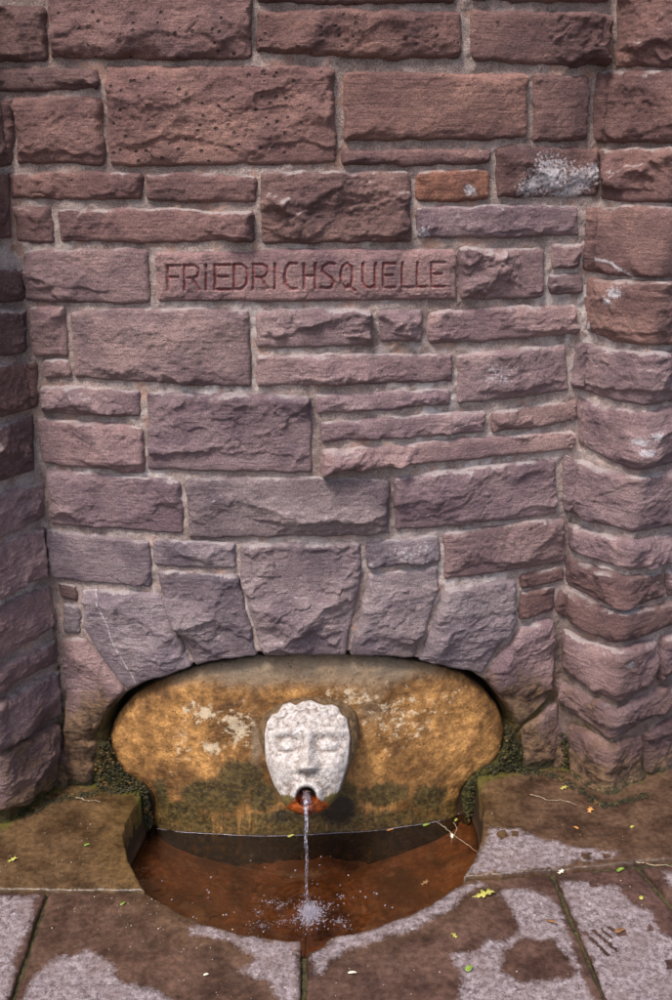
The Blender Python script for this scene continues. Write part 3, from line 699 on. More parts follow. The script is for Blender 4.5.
# the neck of the mask: runs back into the panel
last = co[-na:]; back = last.copy(); back[:, 1] = 2.44; back[:, 0] = -.07+(back[:, 0]+.07)*1.0; back[:, 2] = last[:, 2]+.01
steps = [last+(back-last)*t for t in np.linspace(.06, 1, 12)]
co = np.concatenate([co]+steps); tot = NR+12; ii = np.arange(tot*na).reshape(tot, na); jn = np.roll(ii, -1, 1)
Fm = np.stack([ii[:-1], jn[:-1], jn[1:], ii[1:]], -1).reshape(-1, 4)[:, ::-1]
A = {kx: np.concatenate([a.ravel()]+[a[-1]*(1 if kx != 'hood' else 1) for _ in range(12)]) for kx, a in A.items()}
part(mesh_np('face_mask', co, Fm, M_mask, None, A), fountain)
tag(C.objects[-1] if False else bpy.data.objects['face_mask'], 'white weathered stone face with closed eyes and open mouth')
MOUTH = O+(307-308)*SC*Xa+(-(796-757)*SC)*Ua+.048*Na
# ------------------------------------------------------------------ basin rim outline on the paving
RIM = [(476,779),(481,790),(484,806),(484,826),(479,849),(464,877),(448,892),(408,914),(370,928),(351,932.5),(335,934),(326.5,938.5),(324,945),(309,951),(302,951),(301,939),(270,937),(240,932.5),(200,921),(171,907),(145,891),(128,859),(123,838),(125,823),(134,807),(141,795)]
rim = to_floor(*np.array(RIM, float).T)
bowl_c = np.array([-.075, 2.33])
rimd = resample(rim, 240)
back_l, back_r = rimd[-1], rimd[0]
yb = lambda x: arc(x)+.03
arcpts = np.array([(x, yb(x)) for x in np.linspace(back_l[0]-.01, back_r[0]+.01, 60)])
loop = np.concatenate([rimd, [(back_l[0]-.005, back_l[1]+.03)], arcpts, [(back_r[0]+.005, back_r[1]+.03)]]); nl = len(loop)
def shrink(k): return bowl_c+(loop-bowl_c)*k
rings = [(1.012, -.012), (1.004, -.03), (1.0, -.06), (.995, -.10), (.985, -.135)]
rad = [.97, .94, .9, .85, .8, .72, .64, .55, .45, .35, .25, .15, .06, .0005]
vs = []
for k_, z_ in rings:
    p = shrink(k_); vs.append(np.column_stack([p+.0025*fbm(p[:, :1]*30, p[:, 1:]*30, z_*40, 3), np.full(nl, z_)]))
for k_ in rad:
    p = shrink(k_); z_ = -.140-.105*(1-(k_)**2.2)+.004*fbm(p[:, 0]*14, p[:, 1]*14, 3, 3)*(1-k_**4)
    vs.append(np.column_stack([p, z_]))
co = np.concatenate(vs); nr = len(vs); ii = np.arange(nr*nl).reshape(nr, nl); jn = np.roll(ii, -1, 1)
Fb = np.stack([ii[:-1], ii[1:], jn[1:], jn[:-1]], -1).reshape(-1, 4)
tb = NT('ochre_basin_stone')
c = tb.mix(tb.ramp(tb.noise(9, 6, .6), .35, .65), (.080, .034, .016), (.21, .092, .040))
c = tb.mix(tb.ramp(tb.noise(60, 6, .7), .4, .66), tb.mix(1., c, (.6, .55, .5), 'MULTIPLY'), c)
c = tb.mix(tb.ramp(tb.noise(26, 7, .7, dist=.5), .50, .64, 0, .6), c, (.045, .026, .014))
c = tb.mix(tb.ramp(tb.noise(16, 5, .6), .55, .7, 0, .45), c, (.26, .17, .11))
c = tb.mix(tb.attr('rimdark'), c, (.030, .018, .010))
tb.bsdf(c, .5, tb.bump(tb.noise(60, 6), .004, .6), .3)
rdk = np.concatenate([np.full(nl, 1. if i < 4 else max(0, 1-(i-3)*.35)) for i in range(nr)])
part(mesh_np('basin', co, Fb, tb.m, None, {'rimdark': rdk}), fountain)
# ------------------------------------------------------------------ ground sheet under the slabs, with the hole of the bowl
ks = [1.006, 1.03, 1.08, 1.2, 1.5, 2.2, 4, 10, 60, 400]
g_ = []
for i, k_ in enumerate(ks):
    p = shrink(k_) if i == 0 else bowl_c+(shrink(1)-bowl_c)*k_
    g_.append(np.column_stack([p, np.full(nl, -.016)]))
co = np.concatenate(g_); nr = len(ks); ii = np.arange(nr*nl).reshape(nr, nl); jn = np.roll(ii, -1, 1)
Fg = np.stack([ii[:-1], jn[:-1], jn[1:], ii[1:]], -1).reshape(-1, 4)[:, ::-1]
tg = NT('mossy_joint_soil')
c = tg.mix(tg.ramp(tg.noise(60, 6, .7), .35, .65), (.020, .016, .008), (.10, .085, .028))
tg.bsdf(c, .75, tg.bump(tg.noise(200, 5, .8), .006, 1), .4)
tag(mesh_np('ground', co, Fg, tg.m), kind='structure')
# ------------------------------------------------------------------ paving slabs
pav = empty('pavement', None, None, (0, 1.9, 0), kind='structure')
pav['label'] = 'wet brown and lavender sandstone paving slabs round the basin'
DRY = [
 [(488,826),(519,828),(543.6,838),(574.6,845),(595,848),(621,850),(619.5,858.7),(599,861),(578,862),(568,867),(526,871),(462,876),(474.5,859),(484,838)],
 [(559,879),(588,881),(619.5,884.6),(633,903.6),(654,910),(661,931),(672,935),(720,945),(760,1140),(650,1140),(602,1000),(578,931),(561,890)],
 [(661,871),(740,860),(740,910),(690,910),(664,883)],
 [(509,886),(543.6,890),(561,903.6),(571,931),(585,972.6),(595,1000),(640,1140),(440,1140),(454,1000),(461,979),(447,952),(478,948),(485,938),(509,938),(518,924),(505,903),(495,893)],
 [(330,936),(351,932),(370,928),(408,914),(440,898),(452,888),(480,880),(488,886),(464,898),(452,912),(436,918),(418,932),(394,936),(372,944),(352,950),(334,958),(325,975),(312,975),(310,953),(325,946)],
 [(86,946),(114,962),(123,982),(157,987),(175,1000),(230,1060),(240,1140),(-60,1140),(18,1000),(32,973),(57,955),(71,955)],
 [(187,927),(200,922),(223,930),(270,937),(301,940),(302,1000),(302,1140),(292,1140),(278,1000),(263,983),(238,970),(253,957.6),(223,942),(187,937)],
 [(-90,895),(39,895),(36,923),(21,948),(14,987),(-30,1140),(-200,1140)],
]
WETI = [
 [(495,833),(505,830),(509,836),(500,841)],[(511,831),(520,832),(519,837),(513,837)],[(580,852),(591,852),(592,858),(582,859)],[(601,853),(612,854),(611,858),(603,858)],
 [(505.6,952),(523,941.5),(554,941.5),(573,969),(571,976),(543.6,978),(516,979.5),(504,969)],
 [(580,930),(585,930),(611,955),(608,956.5)],[(589,929),(594,929),(620,951),(617,953)],[(596,927),(601,927),(614,938),(611,939)],[(606,926),(612,927),(616,932),(611,932)],
 [(616,930),(626,930),(628,935),(618,936)],[(647,924),(652,924),(654,931),(648,932)],[(662,960),(680,955),(690,970),(668,968)],
 [(589,880),(602,880),(600,887),(590,887)],[(118,965),(140,962),(150,970),(130,974)],
]
dryP = [to_floor(*np.array(d).T) for d in DRY]; wetP = [to_floor(*np.array(d, float).T) for d in WETI]
def slab(T, Rt, B, L, olive=0.0, seed=0, tilt_=0.0, res=.0032, green=0.3, dz=0.0, label=None):
    den = lambda Q: to_floor(*resample(Q, max(4, int(np.hypot(*np.diff(np.array(Q, float), axis=0).T).sum()/5))).T)
    T, Rt, B, L = map(den, (T, Rt, B, L)); ln = lambda Q: np.hypot(*np.diff(Q, axis=0).T).sum()
    n = int(max(ln(T), ln(B))/res)+3; m = int(max(ln(L), ln(Rt))/res)+3
    P = coons(T, Rt, B, L, n, m)
    ring = np.concatenate([P[0], P[1:, -1], P[-1, ::-1][1:], P[::-1, 0][1:-1]])
    e = dist_poly(P.reshape(-1, 2), ring[::2])[0].reshape(m, n); X, Y = P[..., 0], P[..., 1]
    z = dz-.0035*np.exp(-e/.0035)+.0022*fbm(X*6, Y*6, seed, 3)+.0009*fbm(X*45, Y*45, seed+3, 3)
    z = z-.004*np.clip(fbm(X*25, Y*25, seed+9, 3), 0, 1)*np.exp(-e/.012)
    Q = P.copy(); Q[..., 0] += .003*fbm(X*25, Y*25, seed+5, 3); Q[..., 1] += .003*fbm(X*25, Y*25, seed+6, 3)
    f = P.reshape(-1, 2); dd = np.full(len(f), -.2)
    for p in dryP: dd = np.maximum(dd, sdf(f, p))
    mk = np.full(len(f), -.2)
    for i_, p in enumerate(wetP):
        if i_ in (4,): dd = np.minimum(dd, -sdf(f, p))
        else: mk = np.maximum(mk, sdf(f, p))
    wl = np.abs(Y-np.interp(X, PX, PY)+.0)                    # distance from the wall foot
    gr = np.clip(np.exp(-np.clip(wl, 0, 9)/.05)*.9+np.exp(-e.reshape(Y.shape)/.010)*green, 0, 1)
    dr = np.hypot(X-bowl_c[0], Y-bowl_c[1])
    ol = np.clip(olive*.8+.35*smooth(.62, .42, dr), 0, 1)
    A = dict(dry=dd, olive=ol, green=gr, mark=mk)
    co = np.concatenate([Q, z[..., None]], -1).reshape(-1, 3)
    idx = np.concatenate([np.arange(n), np.arange(1, m)*n+n-1, (m-1)*n+np.arange(n-2, -1, -1), np.arange(m-2, 0, -1)*n]); k = len(idx); i2 = np.roll(np.arange(k), -1)
    s1 = co[idx].copy(); s1[:, 2] = -.075
    F_ = np.concatenate([grid_faces(n, m), np.stack([idx, idx[i2], n*m+i2, n*m+np.arange(k)], -1)])
    A = {kx: np.concatenate([np.ravel(a), np.ravel(a)[idx]]) for kx, a in A.items()}
    A['dry'][n*m:] = -.2; A['mark'][n*m:] = -.2
    o = mesh_np('slab', np.concatenate([co, s1]), F_, M_slab, None, A); part(o, pav)
    if label: o['label'] = label
    return o
slab([(-130,779),(141,779)], [(141,779),(141,795),(134,807),(125,823),(123,838),(128,859),(144,889.5)], [(-160,889),(144,890)], [(-130,779),(-160,888)], .85, 1)
slab([(478,766),(820,766)], [(820,766),(760,851)], [(464,876),(470,875.5),(560,869),(672,858),(760,851)], [(478,766),(478,781),(484,806),(484,826),(479,849),(464,876)], .45, 2)
slab([(50,892),(145,891.5),(171,908),(200,922),(240,933.5),(270,938),(300.5,940)], [(300.5,940),(300.5,1300)], [(-85,1300),(300.5,1300)], [(50,892),(-85,1300)], .25, 3)
slab([(307,952),(324.5,946),(327,939),(335,935),(351,933.5),(370,929),(408,915),(448,893),(465,880),(550,874)], [(550,874),(603,1000),(720,1300)], [(306,1300),(720,1300)], [(307,952),(306,1300)], .12, 4)
slab([(555.5,873.5),(636,867)], [(636,867),(680,918),(830,1100),(995,1300)], [(728,1300),(995,1300)], [(555.5,873.5),(608,1000),(728,1300)], .0, 5)
slab([(643,866.5),(700,862),(900,845)], [(900,845),(1300,1300)], [(1003,1300),(1300,1300)], [(643,866.5),(687,918),(838,1100),(1003,1300)], .1, 6)
slab([(-350,893),(-160,891),(45,892)], [(45,892),(-93,1300)], [(-700,1300),(-93,1300)], [(-350,893),(-700,1300)], .1, 7)
for i, (a, b) in enumerate([(-700, -250), (-242, 180), (188, 560), (568, 1000)]):
    slab([(a, 1308), (b, 1308)], [(b, 1308), (336+(b-336)*2.1, 2500)], [(336+(a-336)*2.1, 2500), (336+(b-336)*2.1, 2500)], [(a, 1308), (336+(a-336)*2.1, 2500)], .1, 20+i, res=.012)
# ------------------------------------------------------------------ water
IMP = np.array(to_floor(307, 908, WZ)); 
t = NT('spring_water')
nb = t.bump(t.math('ADD', t.noise(30, 3, .5, dist=.6), t.math('MULTIPLY', t.noise(110, 3, .5), .25)), .006, .8)
lw = t.n('Fresnel', i_IOR=1.48); t.set(lw.inputs['Normal'], nb)
tr = t.n('BsdfTransparent'); t.set(tr.inputs[0], (.78, .64, .50)); gl = t.n('BsdfGlossy'); gl.inputs['Roughness'].default_value = .03; t.set(gl.inputs['Normal'], nb); t.set(gl.inputs['Color'], (1., 1., 1.))
mx = t.n('MixShader'); t.set(mx.inputs[0], t.math('MINIMUM', t.math('MULTIPLY', lw.outputs[0], 1.5), 1.0)); t.t.links.new(tr.outputs[0], mx.inputs[1]); t.t.links.new(gl.outputs[0], mx.inputs[2]); t.t.links.new(mx.outputs[0], t.out.inputs[0])
M_water = t.m
vs = [np.column_stack([IMP[0]+(loop[:, 0]*1.0-IMP[0])*k_, IMP[1]+(loop[:, 1]-IMP[1])*k_]) for k_ in np.concatenate([np.linspace(.01, .6, 110), np.linspace(.61, .99, 50)])]
co = np.concatenate(vs); d_ = np.hypot(*(co-IMP).T)
zz = WZ+.0016*fbm(co[:, 0]*60, co[:, 1]*80, 14, 3)*np.exp(-(d_/.10)**2)+.0008*np.cos(d_*380+1.5*fbm(co[:, 0]*25, co[:, 1]*25, 6, 2))*np.exp(-d_/.09)*smooth(0, .02, d_)+.0010*fbm(co[:, 0]*22, co[:, 1]*30, 4, 3)*np.exp(-d_/.3)+.0008*np.cos(d_*120+2*fbm(co[:, 0]*10, co[:, 1]*10, 9, 2))*np.exp(-d_/.25)
nr = len(vs); ii = np.arange(nr*nl).reshape(nr, nl); jn = np.roll(ii, -1, 1)
Fw = np.stack([ii[:-1], jn[:-1], jn[1:], ii[1:]], -1).reshape(-1, 4)
tag(mesh_np('water', np.column_stack([co, zz]), Fw, M_water), kind='structure')
# jet
t = NT('falling_water')
gls = t.n('BsdfGlass'); gls.inputs['IOR'].default_value = 1.33; gls.inputs['Roughness'].default_value = .04
df = t.n('BsdfPrincipled'); t.set(df.inputs['Base Color'], (.46, .44, .54)); df.inputs['Roughness'].default_value = .15
tp = t.n('BsdfTransparent'); m1 = t.n('MixShader'); m1.inputs[0].default_value = .40; t.t.links.new(gls.outputs[0], m1.inputs[1]); t.t.links.new(tp.outputs[0], m1.inputs[2])
m2 = t.n('MixShader'); t.set(m2.inputs[0], t.ramp(t.noise(60, 2, .5, vec=t.stretch(4, 4, .22)), .50, .64, .04, .55)); t.t.links.new(m1.outputs[0], m2.inputs[1]); t.t.links.new(df.outputs[0], m2.inputs[2]); t.t.links.new(m2.outputs[0], t.out.inputs[0])
M_jet = t.m
def tube(path, rad, nseg=12, twist=0.0, flat=None):
    path = np.asarray(path, float); T = np.gradient(path, axis=0); T /= np.linalg.norm(T, axis=1)[:, None]
    vs, fs = [], []; up = np.array([1., 0, 0])
    for i, (p, tt) in enumerate(zip(path, T)):
        b = np.cross(tt, up); b /= np.linalg.norm(b)+1e-9; a = np.cross(b, tt)
        for j in range(nseg):
            th = 2*np.pi*j/nseg; fl = 1 if flat is None else flat[i]; ph = twist*i
            q = a*np.cos(th)+b*np.sin(th)*fl; q = q*rad[i]*(1+.09*np.cos(3*th+ph)+.05*np.cos(2*th-.6*ph))
            vs.append(p+q)
    nn = len(path)
    for i in range(nn-1):
        for j in range(nseg):
            j2 = (j+1) % nseg; fs.append((i*nseg+j, i*nseg+j2, (i+1)*nseg+j2, (i+1)*nseg+j))
    fs.append(tuple(range(nseg))[::-1]); fs.append(tuple((nn-1)*nseg+j for j in range(nseg)))
    return vs, fs
tt = np.linspace(0, 1, 60); st0 = MOUTH-np.array([0, .0, .002]); fall = st0[2]-WZ
T_ = np.sqrt(2*fall/9.81); vy = (IMP[1]-st0[1])/T_
path = np.stack([st0[0]+.001*np.sin(tt*20)+(IMP[0]-st0[0])*tt, st0[1]+vy*T_*tt, st0[2]-.5*9.81*(T_*tt)**2], -1)
path = np.vstack([[st0[0], st0[1]+.025, st0[2]-.001], path])
radj = np.concatenate([[.010], .0095*(1-tt*.3)**1.6*np.where(tt < .15, 1, 1)*(1+.10*np.sin(tt*34))]); radj = np.maximum(radj*np.concatenate([[1], 1-.42*smooth(0, .35, tt)]), .0030)
vs_, fs_ = tube(path, radj, 14, .10)
jet = mesh_py('water_jet', vs_, fs_, M_jet); tag(jet, 'thin clear water jet falling from the stone mouth into the basin', 'water jet')
# rust lip lying in the mouth
# foam and drops
M_foam = NT('foam_bubbles'); _b = M_foam.bsdf((.44, .40, .48), .12, None, .8); M_foam.set(_b.inputs['Transmission Weight'], .35); M_foam.set(_b.inputs['Alpha'], .55); M_foam = M_foam.m
import bmesh
def ico(sub):
    b = bmesh.new(); bmesh.ops.create_icosphere(b, subdivisions=sub, radius=1); v = np.array([x.co[:] for x in b.verts]); f = np.array([[y.index for y in x.verts] for x in b.faces]); b.free(); return v, f
iv, iF = ico(2); iv1, iF1 = ico(1)
def blobs(name, cs, rs, mat, sq=(1, 1, 1), lo=False, jitter=0.0):
    a, f = (iv1, iF1) if lo else (iv, iF)
    r = np.random.default_rng(9); sc = rs[:, None, None]*np.array(sq)
    co = a[None]*sc*(1+jitter*r.normal(size=(len(cs), len(a), 1)))+cs[:, None]; Fq = f[None]+np.arange(len(cs))[:, None, None]*len(a)
    return mesh_np(name, co.reshape(-1, 3), Fq.reshape(-1, 3), mat)
r = np.random.default_rng(21); N = 1500
fc = to_floor(310, 914, WZ); an = r.uniform(0, 2*np.pi, N); ra = np.abs(r.normal(size=N))*.020
cs = np.column_stack([fc[0]+np.cos(an)*ra*.9, fc[1]+np.sin(an)*ra*1.25, WZ+.001+np.clip(.012-ra*.3, 0, 1)*r.random(N)])
rs = r.uniform(.0006, .0018, N)
ex = []
for cx, cy, w_, n_ in ((282,905,9,26),(270,902,9,24),(262,925,12,22),(338,921,9,36),(345,926,7,18),(258,912,6,12),(285,922,10,18),(330,905,12,22),(342,896,4,8)):
    for _ in range(int(n_*2.2)):
        g_r = abs(r.normal()); g_t = r.uniform(0, 6.28); p = to_floor(cx+np.cos(g_t)*g_r*w_*.8, cy+np.sin(g_t)*g_r*w_*.38+.4*np.sin(cx+g_r*9), WZ); ex.append((p[0], p[1], WZ+.0003))
ex = np.array(ex)
tag(blobs('foam', np.concatenate([cs, ex]), np.concatenate([rs, r.uniform(.0005, .0014, len(ex))]), M_foam), 'pale bubbling foam where the jet hits the water', 'foam', kind='stuff')
bp = [(162,883),(172,898),(207,889),(209,893),(208,899),(193,918),(210,878),(265,868),(252,861),(340,885),(349,877),(360,889),(352,898),(385,905),(377,893),(373,893),(338,903),(341,899),(345,903),(366,898),(392,908),(235,911),(225,915),(296,870),(290,878),(320,866),(322,858),(331,858),(252,857)]
cs = np.array([[*to_floor(a+r.normal(), b+r.normal(), WZ), WZ] for a, b in bp for _ in range(1)]); rs = r.uniform(.0014, .0030, len(cs))
tag(blobs('bubbles', cs, rs, M_foam), 'scattered single air bubbles floating on the brown basin water', 'bubbles', kind='stuff')
nd = 46; k_ = r.random(nd); ip = (k_*58).astype(int)
cs = path[ip+1]+np.column_stack([r.normal(size=nd)*.010, r.normal(size=nd)*.008, r.normal(size=nd)*.004]); 
tag(blobs('water_drops', cs, r.uniform(.0006, .0016, nd), M_jet), 'small drops flying beside the falling jet', 'water drops', kind='stuff')
mu, mv = np.meshgrid(np.linspace(0, 1, 40), np.linspace(0, 2*np.pi, 97)[:-1]); mr = .026*mu*(1+.34*np.sin(3*mv+1)*mu+.12*np.sin(7*mv)*mu)
mx_, my_ = fc[0]+mr*np.cos(mv)*.85, fc[1]+mr*np.sin(mv)*1.2
mz = WZ-.0006+.0075*np.exp(-(mu*1.9)**2)*(1+.5*fbm(mx_*160, my_*160, 3, 2))+.0022*np.abs(fbm(mx_*420, my_*420, 5, 2))*(1-mu)-.0016*smooth(.7, 1, mu)
ii = np.arange(96*40).reshape(96, 40); jn = np.roll(ii, -1, 0)
tag(mesh_np('foam', np.stack([mx_, my_, mz], -1).reshape(-1, 3), np.stack([ii[:, :-1], ii[:, 1:], jn[:, 1:], jn[:, :-1]], -1).reshape(-1, 4), M_foam), 'white mound of water churned up under the jet', 'foam', kind='stuff')
lx = np.linspace(back_l[0]+.03, back_r[0]-.025, 90); lw_ = np.stack([lx, arc(lx)+.052-.060+.002*fbm(lx*30, lx*3, 4, 3), np.full(90, WZ+.0006)], -1)
ms = PX*0; mp = []
for xx in lx:
    j = np.argmin(np.abs(P_panel[..., 1]-WZ)+np.abs(P_panel_x-xx)*1.0); mp.append(j)
pp_ = panel_co.reshape(-1, 3)[mp]; pp_ = np.stack([np.interp(lx, np.sort(pp_[:, 0]), pp_[np.argsort(pp_[:, 0]), 1]) for _ in (0,)], 0)[0]
vs_, fs_ = tube(np.stack([lx, np.convolve(np.pad(pp_, 4, 'edge'), np.ones(9)/9, 'valid')-.0015, np.full(90, WZ+.0003)], -1), .0007*(1+.5*fbm(lx*20, lx*0+2., 3, 2)), 6)
tag(mesh_py('foam', vs_, fs_, M_foam), 'thin pale line added as the bright meniscus where the water touches the stained panel', 'foam', kind='stuff')
# the thin tube above puts in the bright meniscus line, in pale foam material
# ------------------------------------------------------------------ moss cushions along the foot of the walls
def moss_strip(pts, n_, rad, spread, label, z0=.0, seed=1):
    r = np.random.default_rng(seed); P_ = resample(pts, 200); cs, rs = [], []
    for _ in range(n_):
        q_ = P_[r.integers(200)]+r.normal(size=2)*spread*(1, .55)
        f_ = to_floor(q_[0], q_[1], z0); yw = np.interp(f_[0], PX, PY)+.0
        cs.append((f_[0], min(f_[1], yw+.01), z0+r.uniform(-.003, .004)+max(0, (f_[1]-yw+.02))*.5)); rs.append(rad*r.uniform(.4, 1.25))
    o = blobs('moss', np.array(cs), np.array(rs), M_moss, (1.25, 1, .55), True, .22); tag(o, label, 'moss', kind='stuff')
moss_strip([(0,818),(30,814),(50,803),(64,797),(96,793)], 600, .0030, 3.0, 'dark wet moss along the foot of the left pillar', 0, 1)
moss_strip([(100,788),(118,791),(137,790)], 200, .0028, 3, 'green wet moss at the left end of the stone panel', .002, 2)
moss_strip([(486,771),(500,771),(525,772),(557,777),(582,792),(603,806),(628,801),(645,796)], 800, .0030, 2.6, 'green wet moss along the foot of the right pillar', 0, 3)
# rough wet rubble fillings either side of the panel
def rubble(pts, seed, label, n_=60):
    r = np.random.default_rng(seed); poly = to_wall(*np.array(pts, float).T); lo, hi = poly.min(0), poly.max(0); cs = []
    while len(cs) < n_:
        p = r.uniform(lo, hi)
        if sdf(p[None], poly)[0] > 0: cs.append(wall_pt(p[0], p[1], r.uniform(-.012, .012)))
    o = blobs('moss', np.array(cs), r.uniform(.0015, .0042, n_), M_moss, (1.2, .8, .8), True, .28); tag(o, label, 'moss', kind='stuff')
rubble([(97,748),(108,738),(115,762),(138,786),(130,792),(98,790)], 5, 'mossy green rubble filling left of the stained panel', 420)
rubble([(507,724),(520,738),(523,775),(482,778),(497,766)], 6, 'mossy green rubble filling right of the stained panel', 380)
rubble([(139,782),(148,786),(152,826),(143,828)], 8, 'dark slime in the slot between left slab and panel', 220)
rubble([(466,782),(482,778),(484,820),(466,822)], 9, 'dark slime in the slot between right slab and panel', 260)
rubble([(560,735),(570,730),(571,790),(545,782)], 7, 'dark mossy gap below the right pillar', 300)
# ------------------------------------------------------------------ leaves, twigs and crumbs
M_ly = simple('yellow_green_leaf', ((.26, .26, .05), (.50, .44, .12)), .5, 60); M_lg = simple('green_leaf', ((.10, .17, .02), (.25, .33, .06)), .5, 60)
M_lb = simple('brown_leaf', ((.13, .06, .025), (.32, .17, .07)), .6, 60); M_lo = simple('orange_leaf', ((.42, .17, .04), (.60, .30, .10)), .6, 60)
M_tw = simple('pale_twig', ((.24, .17, .11), (.46, .37, .27)), .7, 90); M_lp = simple('pale_petal', ((.60, .56, .40), (.78, .74, .58)), .6, 60)
def leaf(px, py, size, ang, mat, label, shape='oval', z=.004, cat='leaf', squash=.42):
    p = to_floor(px, py, z-.004); r = np.random.default_rng(int(px*7+py)); vs, fs = [], []
    if shape == 'oval':
        out = [(math.cos(a)*(1 if math.cos(a) > 0 else .9), math.sin(a)*squash*(1-.35*math.cos(a))) for a in np.linspace(0, 2*np.pi, 17)[:-1]]
    elif shape == 'lobed':                                    # oak-like lobes with a stalk
        out = [(1.0,0),(.8,.16),(.62,.12),(.55,.36),(.36,.46),(.28,.2),(.1,.22),(-.02,.5),(-.22,.52),(-.2,.2),(-.42,.16),(-.5,.3),(-.66,.22),(-.62,.05),(-1.1,.03)]
        out = out+[(a, -b*.85) for a, b in out[::-1][:-1]]
    else: out = [(1,0),(.45,.12),(.5,.6),(.15,.2),(-.3,.55),(-.25,.1),(-.9,.2),(-.6,-.08),(-.75,-.5),(-.15,-.2),(.1,-.7),(.35,-.15)]
    N_ = len(out)
    for s_ in (1.0, .5):
        for a, b in out:
            x, y = a*size*s_, b*size*s_; zz = .18*size*math.sin(a*2.2*s_+r.uniform(0, .4))*s_+.22*abs(b)*size*s_+.04*size
            vs.append((x, y, zz))
    vs.append((0, 0, .03*size)); 
    for i in range(N_): j = (i+1) % N_; fs.append((i, j, N_+j, N_+i)); fs.append((N_+i, N_+j, 2*N_))
    nv = len(vs); vs += [(a, b, c_-.0006) for a, b, c_ in vs]; fs += [tuple(nv+i for i in f)[::-1] for f in fs]
    for i in range(N_): j = (i+1) % N_; fs.append((j, i, nv+i, nv+j))
    ca, sa = math.cos(ang), math.sin(ang); vs = [(ca*a-sa*b, sa*a+ca*b, c_) for a, b, c_ in vs]
    o = mesh_py('leaf', vs, fs, mat); o.location = (p[0], p[1], z); tag(o, label, cat); return o
def twig(pts, rad, label, z=.005, name='twig'):
    q_ = resample(pts, 22); r = np.random.default_rng(int(pts[0][0])); w3 = np.array([[*to_floor(a, b+r.normal()*.35, z), z+.002+.002*math.sin(i*.5)] for i, (a, b) in enumerate(q_)])
    vs, fs = tube(w3, rad*np.linspace(1, .5, 22)*(1+.2*r.normal(size=22)*.5), 6)
    o = mesh_py(name, vs, fs, M_tw); tag(o, label, 'twig'); return o
leaf(484, 896, .026, .15, M_ly, 'lobed yellow green leaf lying on the slab right of the basin', 'lobed')
leaf(454, 937, .010, 2.2, M_ly, 'small crumpled yellow green leaf on the front right slab', 'star')
leaf(469, 970, .010, .6, M_lg, 'small dark green leaf near the bottom edge, right of centre', 'oval', squash=.6)
leaf(620, 871, .011, .3, M_lg, 'green oval leaf by the joint behind the right front slab', 'oval')
leaf(641, 899, .006, 1.0, M_ly, 'tiny yellow green leaf on the right front slab', 'oval', squash=.7)
leaf(564, 789, .013, .2, M_ly, 'yellow leaf fragment lying at the foot of the right pillar', 'star')
leaf(590, 811, .014, .9, M_lo, 'orange crumpled leaf on the rear right slab', 'star')
leaf(632, 828, .006, .2, M_ly, 'tiny yellow leaf on the rear right slab near the photo edge', 'oval', squash=.6)
leaf(576, 829, .007, 2.8, M_lo, 'tiny orange leaf bit above the dry patch of the rear slab', 'oval', squash=.5)
leaf(620, 932, .013, .0, M_lb, 'brown oval leaf beside the wet claw shaped streaks', 'oval')
leaf(551, 923, .014, -.7, M_lb, 'long brown leaf beside the joint of the front slabs', 'oval', squash=.3)
leaf(561, 873, .011, .4, M_lp, 'pale curled petal lying on the slab joint', 'star')
leaf(13, 861, .014, .3, M_ly, 'yellow leaf on the left rear slab at the photo edge', 'star')
leaf(87, 846, .008, .1, M_lg, 'small green leaf in the middle of the left rear slab', 'oval')
leaf(206, 976, .006, .0, M_lp, 'pale seed husk on the front left slab', 'oval')
leaf(352, 974, .010, -.2, M_lp, 'pale seed husk on the front slab right of the centre joint', 'oval', squash=.3)
leaf(123, 905, .007, .5, M_lg, 'tiny green leaf on the front left slab below the joint', 'oval')
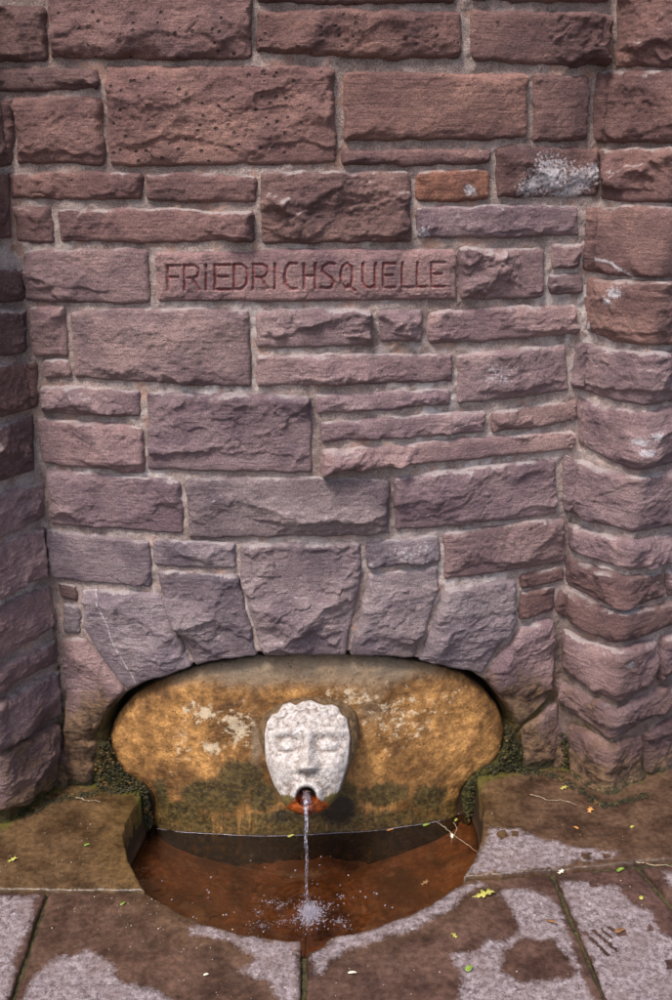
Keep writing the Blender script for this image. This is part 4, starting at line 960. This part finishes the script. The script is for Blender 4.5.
leaf(291, 837, .010, .2, M_ly, 'yellow green leaf floating against the panel left of the jet', 'oval', z=WZ+.001)
leaf(426, 826, .010, .1, M_lg, 'green leaf floating against the panel at the right of the pool', 'oval', z=WZ+.003)
leaf(456, 821, .008, .8, M_ly, 'yellow green leaf at the tip of the floating twig', 'star', z=WZ+.004)
leaf(452, 837, .010, 1.4, M_lp, 'pale withered leaf hanging on the floating twig', 'star', z=WZ+.004)
leaf(390, 831, .010, .1, M_lo, 'orange brown leaf sliver floating right of the jet', 'oval', z=WZ+.001, squash=.25)
leaf(425, 884, .014, .3, M_lb, 'brown crumpled leaf floating at the right front of the pool', 'star', z=WZ+.002)
twig([(530,795),(545,800),(560,801),(577,805)], .0011, 'pale thin twig on the rear slab before the right pillar')
twig([(437,823),(452,834),(464,843),(478,853)], .0010, 'thin pale twig floating at the right side of the pool', z=WZ+.004)
twig([(453,823),(457,829),(451,842)], .0010, 'short forked twig crossing the floating one', z=WZ+.005)
twig([(76,798),(88,801),(101,802)], .0014, 'thin brown twig on the left rear slab near the moss')
twig([(636,863),(660,866),(676,868)], .0012, 'thin twig lying along the joint at the right photo edge')
# sand crumbs
def crumbs(polys, n_, label, seed, mat):
    r = np.random.default_rng(seed); cs = []
    for _ in range(n_):
        x0, y0, x1, y1 = polys[r.integers(len(polys))]; p = to_floor(r.uniform(x0, x1), r.uniform(y0, y1)); cs.append((p[0], p[1], .002))
    tag(blobs('grit', np.array(cs), r.uniform(.0005, .0013, n_)*r.choice([1, 1, 1, 1.6], n_), mat, (1, 1, .7), True, .2), label, 'grit', kind='stuff')
M_gr = simple('pale_grit', ((.32, .26, .19), (.52, .45, .36)), .8, 200); M_gd = simple('dark_grit', ((.03, .02, .012), (.12, .08, .05)), .6, 200)
crumbs([(50,895,160,935),(70,900,260,960),(150,930,300,1000),(320,950,560,1000),(500,880,670,1000),(490,800,670,860),(0,820,120,885)], 210, 'scattered pale sand grains on the paving', 31, M_gr)
crumbs([(50,893,140,930),(60,875,145,890),(480,880,670,1000)], 140, 'scattered dark crumbs on the paving', 32, M_gd)
